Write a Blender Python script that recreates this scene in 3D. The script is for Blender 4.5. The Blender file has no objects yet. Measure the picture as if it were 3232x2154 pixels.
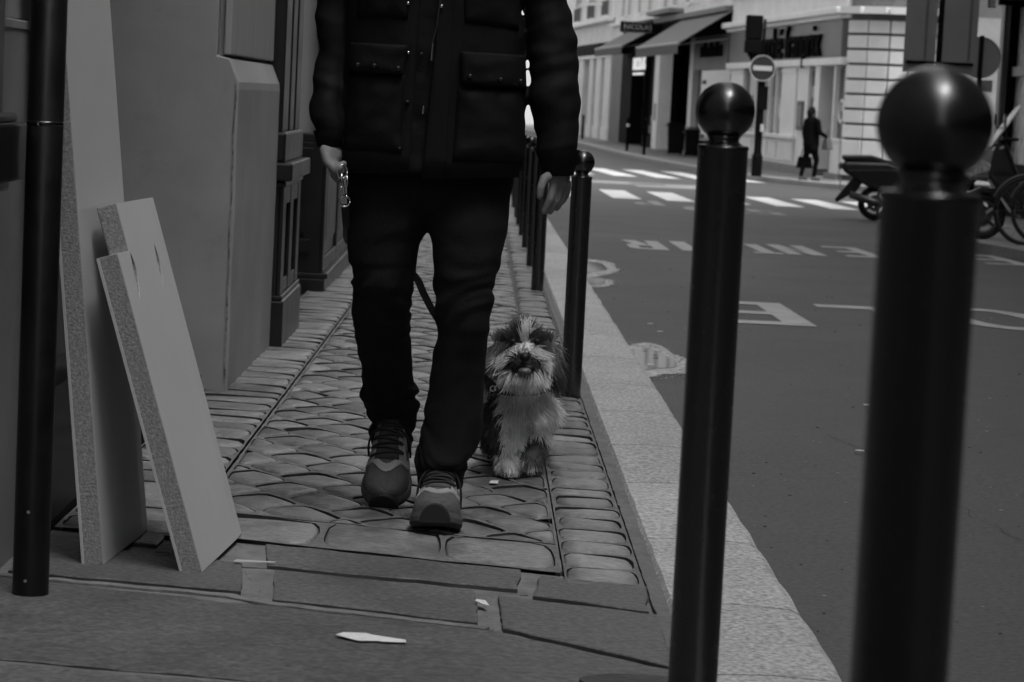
import bpy, bmesh, math, random
from mathutils import Vector, Matrix, noise
random.seed(7)
SC = bpy.context.scene
COL = SC.collection

# ------------------------------------------------------------------ camera
FPX, IW, IH = 8000.0, 3232.0, 2154.0          # focal length in photo pixels, photo size
CAM = Vector((0, 0, .92))
YAW, PITCH, ROLL = .014, math.atan(769 / 8000.0), math.radians(2.86)
FW = Vector((math.sin(YAW) * math.cos(PITCH), math.cos(YAW) * math.cos(PITCH), -math.sin(PITCH)))
R0 = Vector((math.cos(YAW), -math.sin(YAW), 0)); U0 = R0.cross(FW)
RT = R0 * math.cos(ROLL) + U0 * math.sin(ROLL)
UP = U0 * math.cos(ROLL) - R0 * math.sin(ROLL)
cd = bpy.data.cameras.new('camera'); cam = bpy.data.objects.new('camera', cd); COL.objects.link(cam)
cam.matrix_world = Matrix(((RT.x, UP.x, -FW.x, CAM.x), (RT.y, UP.y, -FW.y, CAM.y), (RT.z, UP.z, -FW.z, CAM.z), (0, 0, 0, 1)))
cd.sensor_fit = 'HORIZONTAL'; cd.sensor_width = 36; cd.lens = FPX / IW * 36
cd.clip_start = .1; cd.clip_end = 900
cd.dof.use_dof = True; cd.dof.focus_distance = 6.1; cd.dof.aperture_fstop = 11
SC.camera = cam

# ------------------------------------------------------------------ sky, sun, exposure (grey overcast day)
W = bpy.data.worlds.new('World'); SC.world = W; W.use_nodes = True
wn = W.node_tree.nodes; wl = W.node_tree.links; wn.clear()
sky = wn.new('ShaderNodeTexSky'); sky.sky_type = 'NISHITA'; sky.sun_disc = False
SUN_EL, SUN_AZ = math.radians(66), math.radians(135)      # azimuth from +Y towards +X
sky.sun_elevation = SUN_EL; sky.sun_rotation = SUN_AZ; sky.dust_density = 6; sky.air_density = 1.5
bw = wn.new('ShaderNodeRGBToBW'); bg = wn.new('ShaderNodeBackground'); wo = wn.new('ShaderNodeOutputWorld')
bg.inputs['Strength'].default_value = .15
wl.new(sky.outputs[0], bw.inputs[0]); wl.new(bw.outputs[0], bg.inputs['Color']); wl.new(bg.outputs[0], wo.inputs[0])
ld = bpy.data.lights.new('sun', 'SUN'); ld.energy = .8; ld.angle = math.radians(24); ld.color = (1, 1, 1)
sun = bpy.data.objects.new('sun', ld); COL.objects.link(sun)
sdir = Vector((math.sin(SUN_AZ) * math.cos(SUN_EL), math.cos(SUN_AZ) * math.cos(SUN_EL), math.sin(SUN_EL)))
sun.rotation_euler = (-sdir).to_track_quat('-Z', 'Y').to_euler(); sun.location = sdir * 60
SC.view_settings.view_transform = 'Standard'; SC.view_settings.look = 'None'
SC.view_settings.gamma = 1; SC.view_settings.exposure = .8; SC.view_settings.use_curve_mapping = False
SC.cycles.use_denoising = True
SC.cycles.max_bounces = 6; SC.cycles.diffuse_bounces = 3; SC.cycles.glossy_bounces = 3; SC.cycles.transmission_bounces = 4
SC.cycles.caustics_reflective = False; SC.cycles.caustics_refractive = False

# ------------------------------------------------------------------ place helpers
K = 3232 / 2353.0
def ray(px, py): return FW + RT * ((px - IW / 2) / FPX) + UP * ((IH / 2 - py) / FPX)
def at(x, y, Y):                                # survey point: sight line of the photo at depth Y (metres)
    v = ray(x * K, y * K); return CAM + v * (Y / v.y)
def zg(Y):                                      # level of the pavement: the street falls away from the camera
    if Y < 55: return -.011 * Y
    if Y < 63: t = (Y - 55) / 8; return -.605 - .045 * (t * (2 - t))
    return -.65
def gp(X, Y, dz=0): return Vector((X, Y, zg(Y) + dz))
ROAD = -.12

# ------------------------------------------------------------------ materials
MATS = {}
def M(name, base, rough=.7, var=.15, scale=6, bump=.0, bscale=60, metal=0, spec=.5, coat=0, rnd=0, fine=0, stretch=None, obj=False, emit=0, alpha_noise=None, spots=0, detail=6):
    if name in MATS: return MATS[name]
    m = bpy.data.materials.new(name); m.use_nodes = True
    N = m.node_tree.nodes; L = m.node_tree.links; b = N['Principled BSDF']
    b.inputs['Roughness'].default_value = rough; b.inputs['Metallic'].default_value = metal
    b.inputs['Specular IOR Level'].default_value = spec; b.inputs['Coat Weight'].default_value = coat
    tc = N.new('ShaderNodeTexCoord')
    if obj: co = tc.outputs['Object']
    else:
        ge = N.new('ShaderNodeNewGeometry'); co = ge.outputs['Position']
    if stretch:
        mp = N.new('ShaderNodeMapping'); mp.inputs['Scale'].default_value = stretch; L.new(co, mp.inputs['Vector']); co = mp.outputs[0]
    n1 = N.new('ShaderNodeTexNoise'); n1.inputs['Scale'].default_value = scale; n1.inputs['Detail'].default_value = detail; n1.inputs['Roughness'].default_value = .62
    L.new(co, n1.inputs['Vector'])
    mr = N.new('ShaderNodeMapRange'); mr.inputs['From Min'].default_value = .3; mr.inputs['From Max'].default_value = .7
    mr.inputs['To Min'].default_value = base * (1 - var); mr.inputs['To Max'].default_value = base * (1 + var)
    L.new(n1.outputs['Fac'], mr.inputs['Value']); val = mr.outputs[0]
    def mul(a, bsock):
        x = N.new('ShaderNodeMath'); x.operation = 'MULTIPLY'; L.new(a, x.inputs[0]); L.new(bsock, x.inputs[1]); return x.outputs[0]
    if fine:
        n2 = N.new('ShaderNodeTexNoise'); n2.inputs['Scale'].default_value = bscale; n2.inputs['Detail'].default_value = 3; L.new(co, n2.inputs['Vector'])
        m2 = N.new('ShaderNodeMapRange'); m2.inputs['From Min'].default_value = .3; m2.inputs['From Max'].default_value = .7
        m2.inputs['To Min'].default_value = 1 - fine; m2.inputs['To Max'].default_value = 1 + fine
        L.new(n2.outputs['Fac'], m2.inputs['Value']); val = mul(val, m2.outputs[0])
    if spots:
        vo = N.new('ShaderNodeTexNoise'); vo.inputs['Scale'].default_value = scale * 2.3; vo.inputs['Detail'].default_value = 8; vo.inputs['Roughness'].default_value = .7; L.new(co, vo.inputs['Vector'])
        m3 = N.new('ShaderNodeMapRange'); m3.inputs['From Min'].default_value = .58; m3.inputs['From Max'].default_value = .7
        m3.inputs['To Min'].default_value = 1; m3.inputs['To Max'].default_value = 1 - spots; L.new(vo.outputs['Fac'], m3.inputs['Value']); val = mul(val, m3.outputs[0])
    if rnd:
        oi = N.new('ShaderNodeObjectInfo'); m4 = N.new('ShaderNodeMapRange'); m4.inputs['To Min'].default_value = 1 - rnd; m4.inputs['To Max'].default_value = 1 + rnd
        L.new(oi.outputs['Random'], m4.inputs['Value']); val = mul(val, m4.outputs[0])
    L.new(val, b.inputs['Base Color'])
    if rough > .12:
        mrr = N.new('ShaderNodeMapRange'); mrr.inputs['From Min'].default_value = .3; mrr.inputs['From Max'].default_value = .7
        mrr.inputs['To Min'].default_value = rough * .85; mrr.inputs['To Max'].default_value = min(1, rough * 1.15); L.new(n1.outputs['Fac'], mrr.inputs['Value']); L.new(mrr.outputs[0], b.inputs['Roughness'])
    if bump:
        nb = N.new('ShaderNodeTexNoise'); nb.inputs['Scale'].default_value = bscale; nb.inputs['Detail'].default_value = 6; L.new(co, nb.inputs['Vector'])
        bp = N.new('ShaderNodeBump'); bp.inputs['Strength'].default_value = min(1, bump * 1.2); bp.inputs['Distance'].default_value = .006
        L.new(nb.outputs['Fac'], bp.inputs['Height']); L.new(bp.outputs[0], b.inputs['Normal'])
    if emit:
        b.inputs['Emission Color'].default_value = (1, 1, 1, 1); b.inputs['Emission Strength'].default_value = emit
    MATS[name] = m; return m
def glass_mat(name, base, rough=.05, spec=.8):
    return M(name, base, rough, var=.3, scale=1.2, spec=spec)
def attr_mat(name, attr, rough):
    m = bpy.data.materials.new(name); m.use_nodes = True; N = m.node_tree.nodes; L = m.node_tree.links; b = N['Principled BSDF']
    a = N.new('ShaderNodeAttribute'); a.attribute_name = attr; L.new(a.outputs['Color'], b.inputs['Base Color'])
    b.inputs['Roughness'].default_value = rough; b.inputs['Specular IOR Level'].default_value = .3
    return m

# ------------------------------------------------------------------ mesh helpers
def tag(o, label=None, cat=None, group=None, kind=None):
    if label: o['label'] = label
    if cat: o['category'] = cat
    if group: o['group'] = group
    if kind: o['kind'] = kind
    return o
def empty(name, loc=(0, 0, 0), rz=0, **kw):
    o = bpy.data.objects.new(name, None); COL.objects.link(o); o.location = loc; o.rotation_euler = (0, 0, rz)
    o.empty_display_size = .1
    return tag(o, **kw)
def link(name, me, mat, parent=None, smooth=False, bevel=0, seg=2, **kw):
    if mat and not me.materials: me.materials.append(mat)
    o = bpy.data.objects.new(name, me); COL.objects.link(o)
    if parent: o.parent = parent
    if smooth:
        for p in me.polygons: p.use_smooth = True
    if bevel:
        md = o.modifiers.new('bevel', 'BEVEL'); md.width = bevel; md.segments = seg; md.limit_method = 'ANGLE'; md.angle_limit = .6
    return tag(o, **kw)
class MB:
    def __init__(s): s.v = []; s.f = []
    def add(s, vs, fs):
        n = len(s.v); s.v += [Vector(v) for v in vs]; s.f += [tuple(i + n for i in f) for f in fs]; return s
    def box(s, a, b):
        (x0, y0, z0), (x1, y1, z1) = a, b
        return s.hexa([(x0, y0, z0), (x1, y0, z0), (x1, y1, z0), (x0, y1, z0), (x0, y0, z1), (x1, y0, z1), (x1, y1, z1), (x0, y1, z1)])
    def hexa(s, v): return s.add(v, [(3, 2, 1, 0), (4, 5, 6, 7), (0, 1, 5, 4), (1, 2, 6, 5), (2, 3, 7, 6), (3, 0, 4, 7)])
    def prism(s, poly, d, cap=True):           # poly: list of points, d: extrusion vector
        n = len(poly); poly = [Vector(p) for p in poly]; d = Vector(d)
        f = [(i, (i + 1) % n, (i + 1) % n + n, i + n) for i in range(n)]
        if cap: f += [tuple(range(n))[::-1], tuple(range(n, 2 * n))]
        return s.add(poly + [p + d for p in poly], f)
    def tube(s, pts, r, n=10, cap=True):
        pts = [Vector(p) for p in pts]; rs = r if isinstance(r, (list, tuple)) else [r] * len(pts)
        vs = []; fs = []; ref = None
        for i, p in enumerate(pts):
            t = (pts[min(i + 1, len(pts) - 1)] - pts[max(i - 1, 0)]).normalized()
            if ref is None: ref = t.orthogonal().normalized()
            ref = (ref - t * ref.dot(t)).normalized(); b = t.cross(ref)
            for k in range(n):
                a = 2 * math.pi * k / n; vs.append(p + (ref * math.cos(a) + b * math.sin(a)) * rs[i])
        for i in range(len(pts) - 1):
            for k in range(n):
                k2 = (k + 1) % n; fs.append((i * n + k, i * n + k2, (i + 1) * n + k2, (i + 1) * n + k))
        if cap: fs += [tuple(range(n))[::-1], tuple(range((len(pts) - 1) * n, len(pts) * n))]
        return s.add(vs, fs)
    def lathe(s, prof, c=(0, 0, 0), n=32, axis='z'):   # prof: (r, h)
        vs = []; fs = []; c = Vector(c)
        for r, h in prof:
            for k in range(n):
                a = 2 * math.pi * k / n; u, w = r * math.cos(a), r * math.sin(a)
                vs.append(c + (Vector((u, w, h)) if axis == 'z' else Vector((u, h, w)) if axis == 'y' else Vector((h, u, w))))
        for i in range(len(prof) - 1):
            for k in range(n):
                k2 = (k + 1) % n; fs.append((i * n + k, i * n + k2, (i + 1) * n + k2, (i + 1) * n + k))
        if tuple(prof[0]) != tuple(prof[-1]): fs += [tuple(range(n))[::-1], tuple(range((len(prof) - 1) * n, len(prof) * n))]
        return s.add(vs, fs)
    def rings(s, rs, cap=True, closed=True):
        n = len(rs[0]); vs = [v for r in rs for v in r]; fs = []
        for i in range(len(rs) - 1):
            for k in range(n if closed else n - 1):
                k2 = (k + 1) % n; fs.append((i * n + k, i * n + k2, (i + 1) * n + k2, (i + 1) * n + k))
        if cap and closed: fs += [tuple(range(n))[::-1], tuple(range((len(rs) - 1) * n, len(rs) * n))]
        return s.add(vs, fs)
    def mesh(s, name, fix=True):
        me = bpy.data.meshes.new(name); me.from_pydata([tuple(v) for v in s.v], [], s.f); me.update()
        if fix:
            bm = bmesh.new(); bm.from_mesh(me); bmesh.ops.recalc_face_normals(bm, faces=bm.faces); bm.to_mesh(me); bm.free()
        return me
    def build(s, name, mat, parent=None, smooth=False, bevel=0, seg=2, local=None, **kw):
        if local is not None: s.v = [v - Vector(local) for v in s.v]
        return link(name, s.mesh(name), mat, parent, smooth, bevel, seg, **kw)
def box(name, a, b, mat, parent=None, bevel=0, **kw): return MB().box(a, b).build(name, mat, parent, bevel=bevel, **kw)
def baked(o, name):                             # apply a modifier stack without operators
    dg = bpy.context.evaluated_depsgraph_get(); me = bpy.data.meshes.new_from_object(o.evaluated_get(dg))
    me.name = name; mats = list(o.data.materials); bpy.data.objects.remove(o); return me
def blend(caps, voxel, smooth=6, name='body'):  # tapered capsules fused to one continuous skin
    mb = MB()
    for p, q, r1, r2 in caps:
        p, q = Vector(p), Vector(q); d = q - p; L = d.length
        t = d.normalized() if L > 1e-6 else Vector((0, 0, 1)); prof = []
        for i in range(5): a = math.pi / 2 * (i / 4 - 1); prof.append((-r1 * -math.sin(a) , max(1e-4, r1 * math.cos(a))))
        for i in range(5): a = math.pi / 2 * (i / 4); prof.append((L + r2 * math.sin(a), max(1e-4, r2 * math.cos(a))))
        ref = t.orthogonal().normalized(); b = t.cross(ref)
        mb.rings([[p + t * h + (ref * math.cos(2 * math.pi * k / 12) + b * math.sin(2 * math.pi * k / 12)) * r for k in range(12)] for h, r in prof])
    o = link('tmp', mb.mesh('tmp'), None)
    md = o.modifiers.new('r', 'REMESH'); md.mode = 'VOXEL'; md.voxel_size = voxel
    if smooth: sm = o.modifiers.new('s', 'SMOOTH'); sm.factor = .5; sm.iterations = smooth
    me = baked(o, name)
    for p in me.polygons: p.use_smooth = True
    return me
def lerp(a, b, t): return a + (b - a) * t
def table(tab, y):                              # piecewise-linear lookup, rows sorted by first column
    if y <= tab[0][0]: return tab[0][1:]
    for r0, r1 in zip(tab, tab[1:]):
        if y <= r1[0]:
            t = (y - r0[0]) / (r1[0] - r0[0]); t = t * t * (3 - 2 * t) * .5 + t * .5
            return [lerp(p, q, t) for p, q in zip(r0[1:], r1[1:])]
    return tab[-1][1:]
def nz(v, s, seed=0): return noise.noise(Vector(v) * s + Vector((seed * 7.3, seed * 3.1, seed * 5.7)))
def text_letters(txt, size, ext, sx, mat, parent, name, mtx):
    def mk(t):
        c = bpy.data.curves.new('t', 'FONT'); c.body = t; c.size = size; c.extrude = ext; c.align_y = 'CENTER'
        o = bpy.data.objects.new('t', c); COL.objects.link(o); me = baked(o, name); me.materials.clear()
        return me, max(v.co.x for v in me.vertices)
    full = mk(txt)[1]
    for i, ch in enumerate(txt):
        if ch == ' ': continue
        me, mx = mk(ch); off = mk(txt[:i + 1])[1] - mx
        for v in me.vertices: v.co.x = (v.co.x + off - full / 2) * sx
        link(name, me, mat, parent).matrix_local = mtx
def text_mesh(txt, size, ext=.01, sx=1, shear=0):
    c = bpy.data.curves.new('t', 'FONT'); c.body = txt; c.size = size; c.extrude = ext; c.align_x = 'CENTER'; c.align_y = 'CENTER'; c.shear = shear
    o = bpy.data.objects.new('t', c); COL.objects.link(o); me = baked(o, 'letters')
    for v in me.vertices: v.co.x *= sx
    me.materials.clear()
    return me
# ================================================================== GROUND
m_road = M('asphalt', .068, .62, var=.22, scale=.7, bump=.35, bscale=75, fine=.38, spec=.45, detail=9)
m_mortar = M('mortar', .035, .95, var=.25, scale=9, bump=.5, bscale=90)
m_stone = M('paving_stone', .175, .40, var=.36, scale=9, bump=.5, bscale=55, rnd=.38, fine=.22, spec=.5, spots=.4)
m_slab = M('slab', .10, .6, var=.25, scale=3.5, bump=.35, bscale=75, rnd=.1, fine=.42, spots=.25)
m_kerb = M('granite', .40, .62, var=.16, scale=5, bump=.6, bscale=85, rnd=.1, fine=.5)
m_white = M('road_paint', .62, .6, var=.2, scale=3, bump=.2, bscale=100, fine=.15)
m_worn = M('worn_road_paint', .40, .6, var=.25, scale=4, bump=.2, bscale=100, fine=.2)
m_faint = M('faint_road_paint', .24, .6, var=.25, scale=4, bump=.2, bscale=100, fine=.2)
m_farwalk = M('far_pavement', .16, .6, var=.15, scale=.8, bump=.2, bscale=60, fine=.12)

def sheet(name, x0, x1, ys, dz, mat, **kw):     # ground strip that follows the fall of the street
    mb = MB(); n = 2
    xs = [x0, x1]
    vs = [gp(x, y, dz) for y in ys for x in xs]
    mb.add(vs, [(i * 2, i * 2 + 1, i * 2 + 3, i * 2 + 2) for i in range(len(ys) - 1)])
    return mb.build(name, mat, smooth=True, **kw)
YS = [-90, 0, 20, 40, 54, 55, 56, 57, 58, 59, 60, 61, 62, 63, 64, 80, 120, 200, 400]
road = sheet('road', -250, 250, YS, ROAD, m_road, kind='structure')
# own pavement: mortar bed, stones on it
mb = MB(); ys = [-60, 2, 6, 20, 42]
for a, b in zip(ys, ys[1:]):
    mb.hexa([gp(-3.2, a, -.3), gp(.41, a, -.3), gp(.41, b, -.3), gp(-3.2, b, -.3), gp(-3.2, a, -.022), gp(.41, a, -.022), gp(.41, b, -.022), gp(-3.2, b, -.022)])
walk = mb.build('pavement', m_mortar, kind='structure')

def clip(poly, nx, ny, c):                      # keep nx*x+ny*y <= c
    out = []
    for i in range(len(poly)):
        p, q = poly[i], poly[(i + 1) % len(poly)]; dp = nx * p[0] + ny * p[1] - c; dq = nx * q[0] + ny * q[1] - c
        if dp <= 0: out.append(p)
        if dp * dq < 0: t = dp / (dp - dq); out.append((p[0] + (q[0] - p[0]) * t, p[1] + (q[1] - p[1]) * t))
    return out
def area(poly): return .5 * sum(poly[i][0] * poly[(i + 1) % len(poly)][1] - poly[(i + 1) % len(poly)][0] * poly[i][1] for i in range(len(poly)))
def raycast(poly, cx, cy, a):
    dx, dy = math.cos(a), math.sin(a); best = None
    for i in range(len(poly)):
        x1, y1 = poly[i][0] - cx, poly[i][1] - cy; x2, y2 = poly[(i + 1) % len(poly)][0] - cx, poly[(i + 1) % len(poly)][1] - cy
        den = dx * (y2 - y1) - dy * (x2 - x1)
        if abs(den) < 1e-12: continue
        t = (x1 * (y2 - y1) - y1 * (x2 - x1)) / den; s = (x1 * dy - y1 * dx) / den
        if t > 0 and -1e-6 <= s <= 1 + 1e-6 and (best is None or t > best): best = t
    return best or 0
def stone_cell(poly, stone, mtop, mwall, seed, inset=.010):
    # one paving stone, worn and rounded, sunk a few millimetres in the mortar that frames it
    rg = random.Random(seed)
    if area(poly) < 0: poly = poly[::-1]
    cx = sum(p[0] for p in poly) / len(poly); cy = sum(p[1] for p in poly) / len(poly)
    inn = list(poly)
    for i in range(len(poly)):
        p, q = poly[i], poly[(i + 1) % len(poly)]; L_ = math.hypot(q[0] - p[0], q[1] - p[1])
        if L_ < 1e-4: continue
        nx, ny = (q[1] - p[1]) / L_, -(q[0] - p[0]) / L_; g = inset * rg.uniform(.35, 1.9)
        inn = clip(inn, nx, ny, nx * p[0] + ny * p[1] - g)
        if len(inn) < 3: return
    for it in range(2):
        c = []
        for i in range(len(inn)):
            p, q = inn[i], inn[(i + 1) % len(inn)]; k = (.09 + .08 * rg.random() if it == 0 else .22)
            c += [(p[0] + (q[0] - p[0]) * k, p[1] + (q[1] - p[1]) * k), (q[0] + (p[0] - q[0]) * k, q[1] + (p[1] - q[1]) * k)]
        inn = c
    angs = []
    for i in range(len(poly)):
        p, q = poly[i], poly[(i + 1) % len(poly)]
        for k in range(5): t = k / 5; angs.append(math.atan2(p[1] + (q[1] - p[1]) * t - cy, p[0] + (q[0] - p[0]) * t - cx))
    ro = [raycast(poly, cx, cy, t) for t in angs]; ri = [raycast(inn, cx, cy, t) * (1 + .035 * nz((math.cos(t) * 2, math.sin(t) * 2, seed), 1.7)) for t in angs]
    ri = [min(u, v - .002) for u, v in zip(ri, ro)]; n = len(angs)
    fz = lambda x, y: zg(y) + .0022 * nz((x, y, 0), 9) + .001 * nz((x, y, 4), 40)
    def ring(rr, f, zf): return [Vector((cx + r * f * math.cos(t), cy + r * f * math.sin(t), zf(cx + r * f * math.cos(t), cy + r * f * math.sin(t)))) for r, t in zip(rr, angs)]
    o_, i_ = ring(ro, 1, fz), ring(ri, 1, lambda x, y: fz(x, y) + .0008)
    mtop.add(o_ + i_, [(k, (k + 1) % n, n + (k + 1) % n, n + k) for k in range(n)])
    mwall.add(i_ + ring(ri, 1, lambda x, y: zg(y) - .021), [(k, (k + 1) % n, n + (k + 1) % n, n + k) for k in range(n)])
    tz = rg.uniform(-.0015, .004); tx = rg.uniform(-.045, .045); ty = rg.uniform(-.03, .025)
    sz = lambda h: (lambda x, y: zg(y) + h + tz + tx * (x - cx) + ty * (y - cy) + .0012 * nz((x, y, 7), 22))
    rs = [ring(ri, .985, sz(-.03)), ring(ri, .978, sz(-.006)), ring(ri, .93, sz(-.0015)), ring(ri, .55, sz(.002))]
    vs = [v for r in rs for v in r] + [Vector((cx, cy, sz(.0025)(cx, cy)))]
    fs = [(i * n + k, i * n + (k + 1) % n, (i + 1) * n + (k + 1) % n, (i + 1) * n + k) for i in range(3) for k in range(n)] + [(3 * n + k, 3 * n + (k + 1) % n, 4 * n) for k in range(n)]
    stone.add(vs, fs)
polys = []
rg = random.Random(11)
# left border course, between the house wall and the long joint
y = 5.45
while y < 40:
    d = rg.uniform(.15, .22); sk = -.035
    xl = -1.02 if y < 5.3 else -.84
    polys.append([(-.90, y + .02), (-.6275, y + sk), (-.6275, y + d + sk), (-.90, y + d + .02)]); y += d
# right border course beside the kerb
y = 5.08
while y < 40:
    d = rg.uniform(.13, .2); polys.append([(.205, y), (.366, y - .02), (.366, y + d - .02), (.205, y + d)]); y += d
# field laid on the diagonal
A = Vector((.52, -.854)); Bv = Vector((.70, .714)); wA = .165
def inv(x, y):
    det = A.x * Bv.y - A.y * Bv.x; return ((x * Bv.y - y * Bv.x) / det, (A.x * y - A.y * x) / det)
for j in range(-50, 260):
    b0, b1 = j * .15, (j + 1) * .15; a = -60 + rg.uniform(0, .2)
    cen = None
    a = -50.0 + rg.uniform(0, .22)
    while a < 30:
        d = rg.uniform(.15, .22)
        q = [A * a + Bv * b0, A * (a + d) + Bv * b0, A * (a + d) + Bv * b1, A * a + Bv * b1]
        a += d
        yc = sum(p.y for p in q) / 4; xc = sum(p.x for p in q) / 4
        if yc < 5 or yc > 40 or xc < -.95 or xc > .5: continue
        w = [(p.x, p.y) for p in q]
        w = clip(w, 1, 0, .198); w = clip(w, -1, 0, .617); w = clip(w, -.30, -1, -5.62 + .01) if True else w
        if len(w) >= 3 and abs(area(w)) > .002: polys.append(w)
# transition row between field and the big slabs
for x0, x1 in ((-.615, -.32), (-.32, -.05), (-.05, .198)):
    polys.append([(x0, 5.47 - .3 * x0 - .02), (x1, 5.47 - .3 * x1 - .02), (x1, 5.59 - .3 * x1), (x0, 5.59 - .3 * x0)]) if False else polys.append([(x0, 5.26 - .33 * x0), (x1, 5.26 - .33 * x1), (x1, 5.60 - .30 * x1), (x0, 5.60 - .30 * x0)])
polys.sort(key=lambda p: sum(q[1] for q in p) / len(p))
rest = MB(); mtop = MB(); mwall = MB()
for i, p in enumerate(polys):
    cx = sum(q[0] for q in p) / len(p); cy = sum(q[1] for q in p) / len(p); ins = .0055 if cx > .2 else .0045
    if i < 290:
        mb = MB(); stone_cell(p, mb, mtop, mwall, i, ins)
        if not mb.v: continue
        o = mb.build('paving_stone', m_stone, walk, smooth=True, local=(cx, cy, zg(cy))); o.location = (cx, cy, zg(cy))
    else: stone_cell(p, rest, mtop, mwall, i, ins)
rest.build('paving_stone_mass', m_stone, walk, smooth=True, kind='stuff')
m_jt = M('joint_mortar', .15, .8, var=.3, scale=8, bump=.45, bscale=70, fine=.2, spots=.25); m_dirt_shade = M('joint_dirt_shade', .035, .95)
mtop.build('joint_mortar', m_jt, walk, smooth=True, kind='stuff'); mwall.build('joint_dirt_shade', m_dirt_shade, walk, kind='stuff')  # joint walls darkened by colour: dirt plus painted crevice shade
# big slabs in the foreground, with wide pointed joints
slabs = [
    [(-.80, 5.50), (-.655, 5.46), (-.655, 5.30), (-.80, 5.34)],
    [(-.43, 5.375), (.115, 5.205), (.105, 4.985), (-.405, 5.115)],
    [(.155, 5.150), (.37, 5.085), (.355, 4.815), (.135, 4.925)],
    [(-.385, 5.075), (.020, 4.955), (.030, 4.625), (-.365, 4.765)],
    [(-.90, 5.27), (-.455, 5.135), (-.43, 4.825), (-.90, 4.93)],
    [(.065, 4.905), (.375, 4.785), (.385, 4.30), (.075, 4.585)],
    [(-1.0, 4.885), (.055, 4.555), (.385, 4.27), (.385, 3.93), (-1.0, 4.175)],
    [(-1.0, 4.145), (.385, 3.90), (.385, 2.2), (-1.0, 2.2)],
]
m_point = M('pointing', .17, .85, var=.35, scale=14, bump=.5, bscale=80)
MB().add([gp(-1.2, 2.2, -.009), gp(.392, 2.2, -.009), gp(.392, 5.14, -.009), (-.61, 5.46, zg(5.46) - .009), (-1.2, 5.5, zg(5.5) - .009)], [(0, 1, 2, 3, 4)]).build('mortar_bed', m_point, walk)
for i, p in enumerate(slabs):
    cx = sum(q[0] for q in p) / len(p); cy = sum(q[1] for q in p) / len(p)
    mb = MB(); rg2 = random.Random(90 + i); pts = []
    if area(p) < 0: p = p[::-1]
    for k in range(len(p)):
        a, b = p[k], p[(k + 1) % len(p)]; n = max(2, int(math.hypot(b[0] - a[0], b[1] - a[1]) / .035))
        for t in range(n): s = t / n; pts.append((a[0] + (b[0] - a[0]) * s, a[1] + (b[1] - a[1]) * s))
    pts = [(x + .007 * nz((x, y, i), 14), y + .012 * nz((x, y, i + 9), 14)) for x, y in pts]
    def ring(ins, z):
        o = []
        for x, y in pts:
            d = math.hypot(x - cx, y - cy); o.append(Vector((x - (x - cx) / d * ins, y - (y - cy) / d * ins, zg(y) + z)))
        return o
    mb.rings([ring(0, -.03), ring(0, -.0015), ring(.003, .0), ring(.008, .0004)])
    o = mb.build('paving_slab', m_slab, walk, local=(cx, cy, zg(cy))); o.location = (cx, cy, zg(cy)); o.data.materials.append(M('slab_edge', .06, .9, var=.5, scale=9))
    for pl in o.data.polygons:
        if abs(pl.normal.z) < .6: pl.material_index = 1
# pointing ridges in the open joints
def ribbon(name, pts, w, mat, z=-.004, n=14, seed=0):   # flat ragged band of pointing lying in a joint
    q = []
    for (a, b), (c, d) in zip(pts, pts[1:]):
        for k in range(n): t = k / n; q.append((lerp(a, c, t), lerp(b, d, t)))
    q.append(pts[-1]); l = []; r = []
    for i, (x, y) in enumerate(q):
        x2, y2 = q[min(i + 1, len(q) - 1)]; x1, y1 = q[max(i - 1, 0)]; L_ = math.hypot(x2 - x1, y2 - y1); nx, ny = -(y2 - y1) / L_, (x2 - x1) / L_
        am = .5 if seed < 20 else .25; wl = w * (1 + am * nz((x, y, seed), 23)); wr_ = w * (1 + am * nz((x, y, seed + 4), 23)); zz = z + .003 * nz((x, y, seed + 8), 30)
        l.append(gp(x + nx * wl, y + ny * wl, zz)); r.append(gp(x - nx * wr_, y - ny * wr_, zz - .001))
    mb = MB(); m = len(q); dn = Vector((0, 0, -.012))
    mb.rings([[l[i], r[i], r[i] + dn, l[i] + dn] for i in range(m)]); return mb.build(name, mat, walk)
for i, (pts, w) in enumerate((([(-.98, 4.915), (-.45, 4.80), (-.385, 4.745), (.045, 4.595)], .011), ([(-.443, 5.10), (-.415, 4.96), (-.398, 4.79)], .008), ([(.047, 4.93), (.052, 4.60)], .006), ([(.122, 5.17), (.118, 4.96)], .007), ([(-1, 4.16), (.38, 3.915)], .009))):
    ribbon('pointing', pts, w, m_point, -.003 if i in (0, 4) else -.007, 14, i)
for i, (x0, w) in enumerate(((-.6223, .0028), (.2015, .0022), (.3845, .0155))):
    ribbon('long_joint', [(x0 + .0008 * nz((0, y * .25, x0), 3), y * .25) for y in range(21 if x0 < .3 else 17, 100)], w, m_jt if x0 > .3 else m_point, .0012 if x0 > .3 else -.007, 5, 20 + i)
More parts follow.
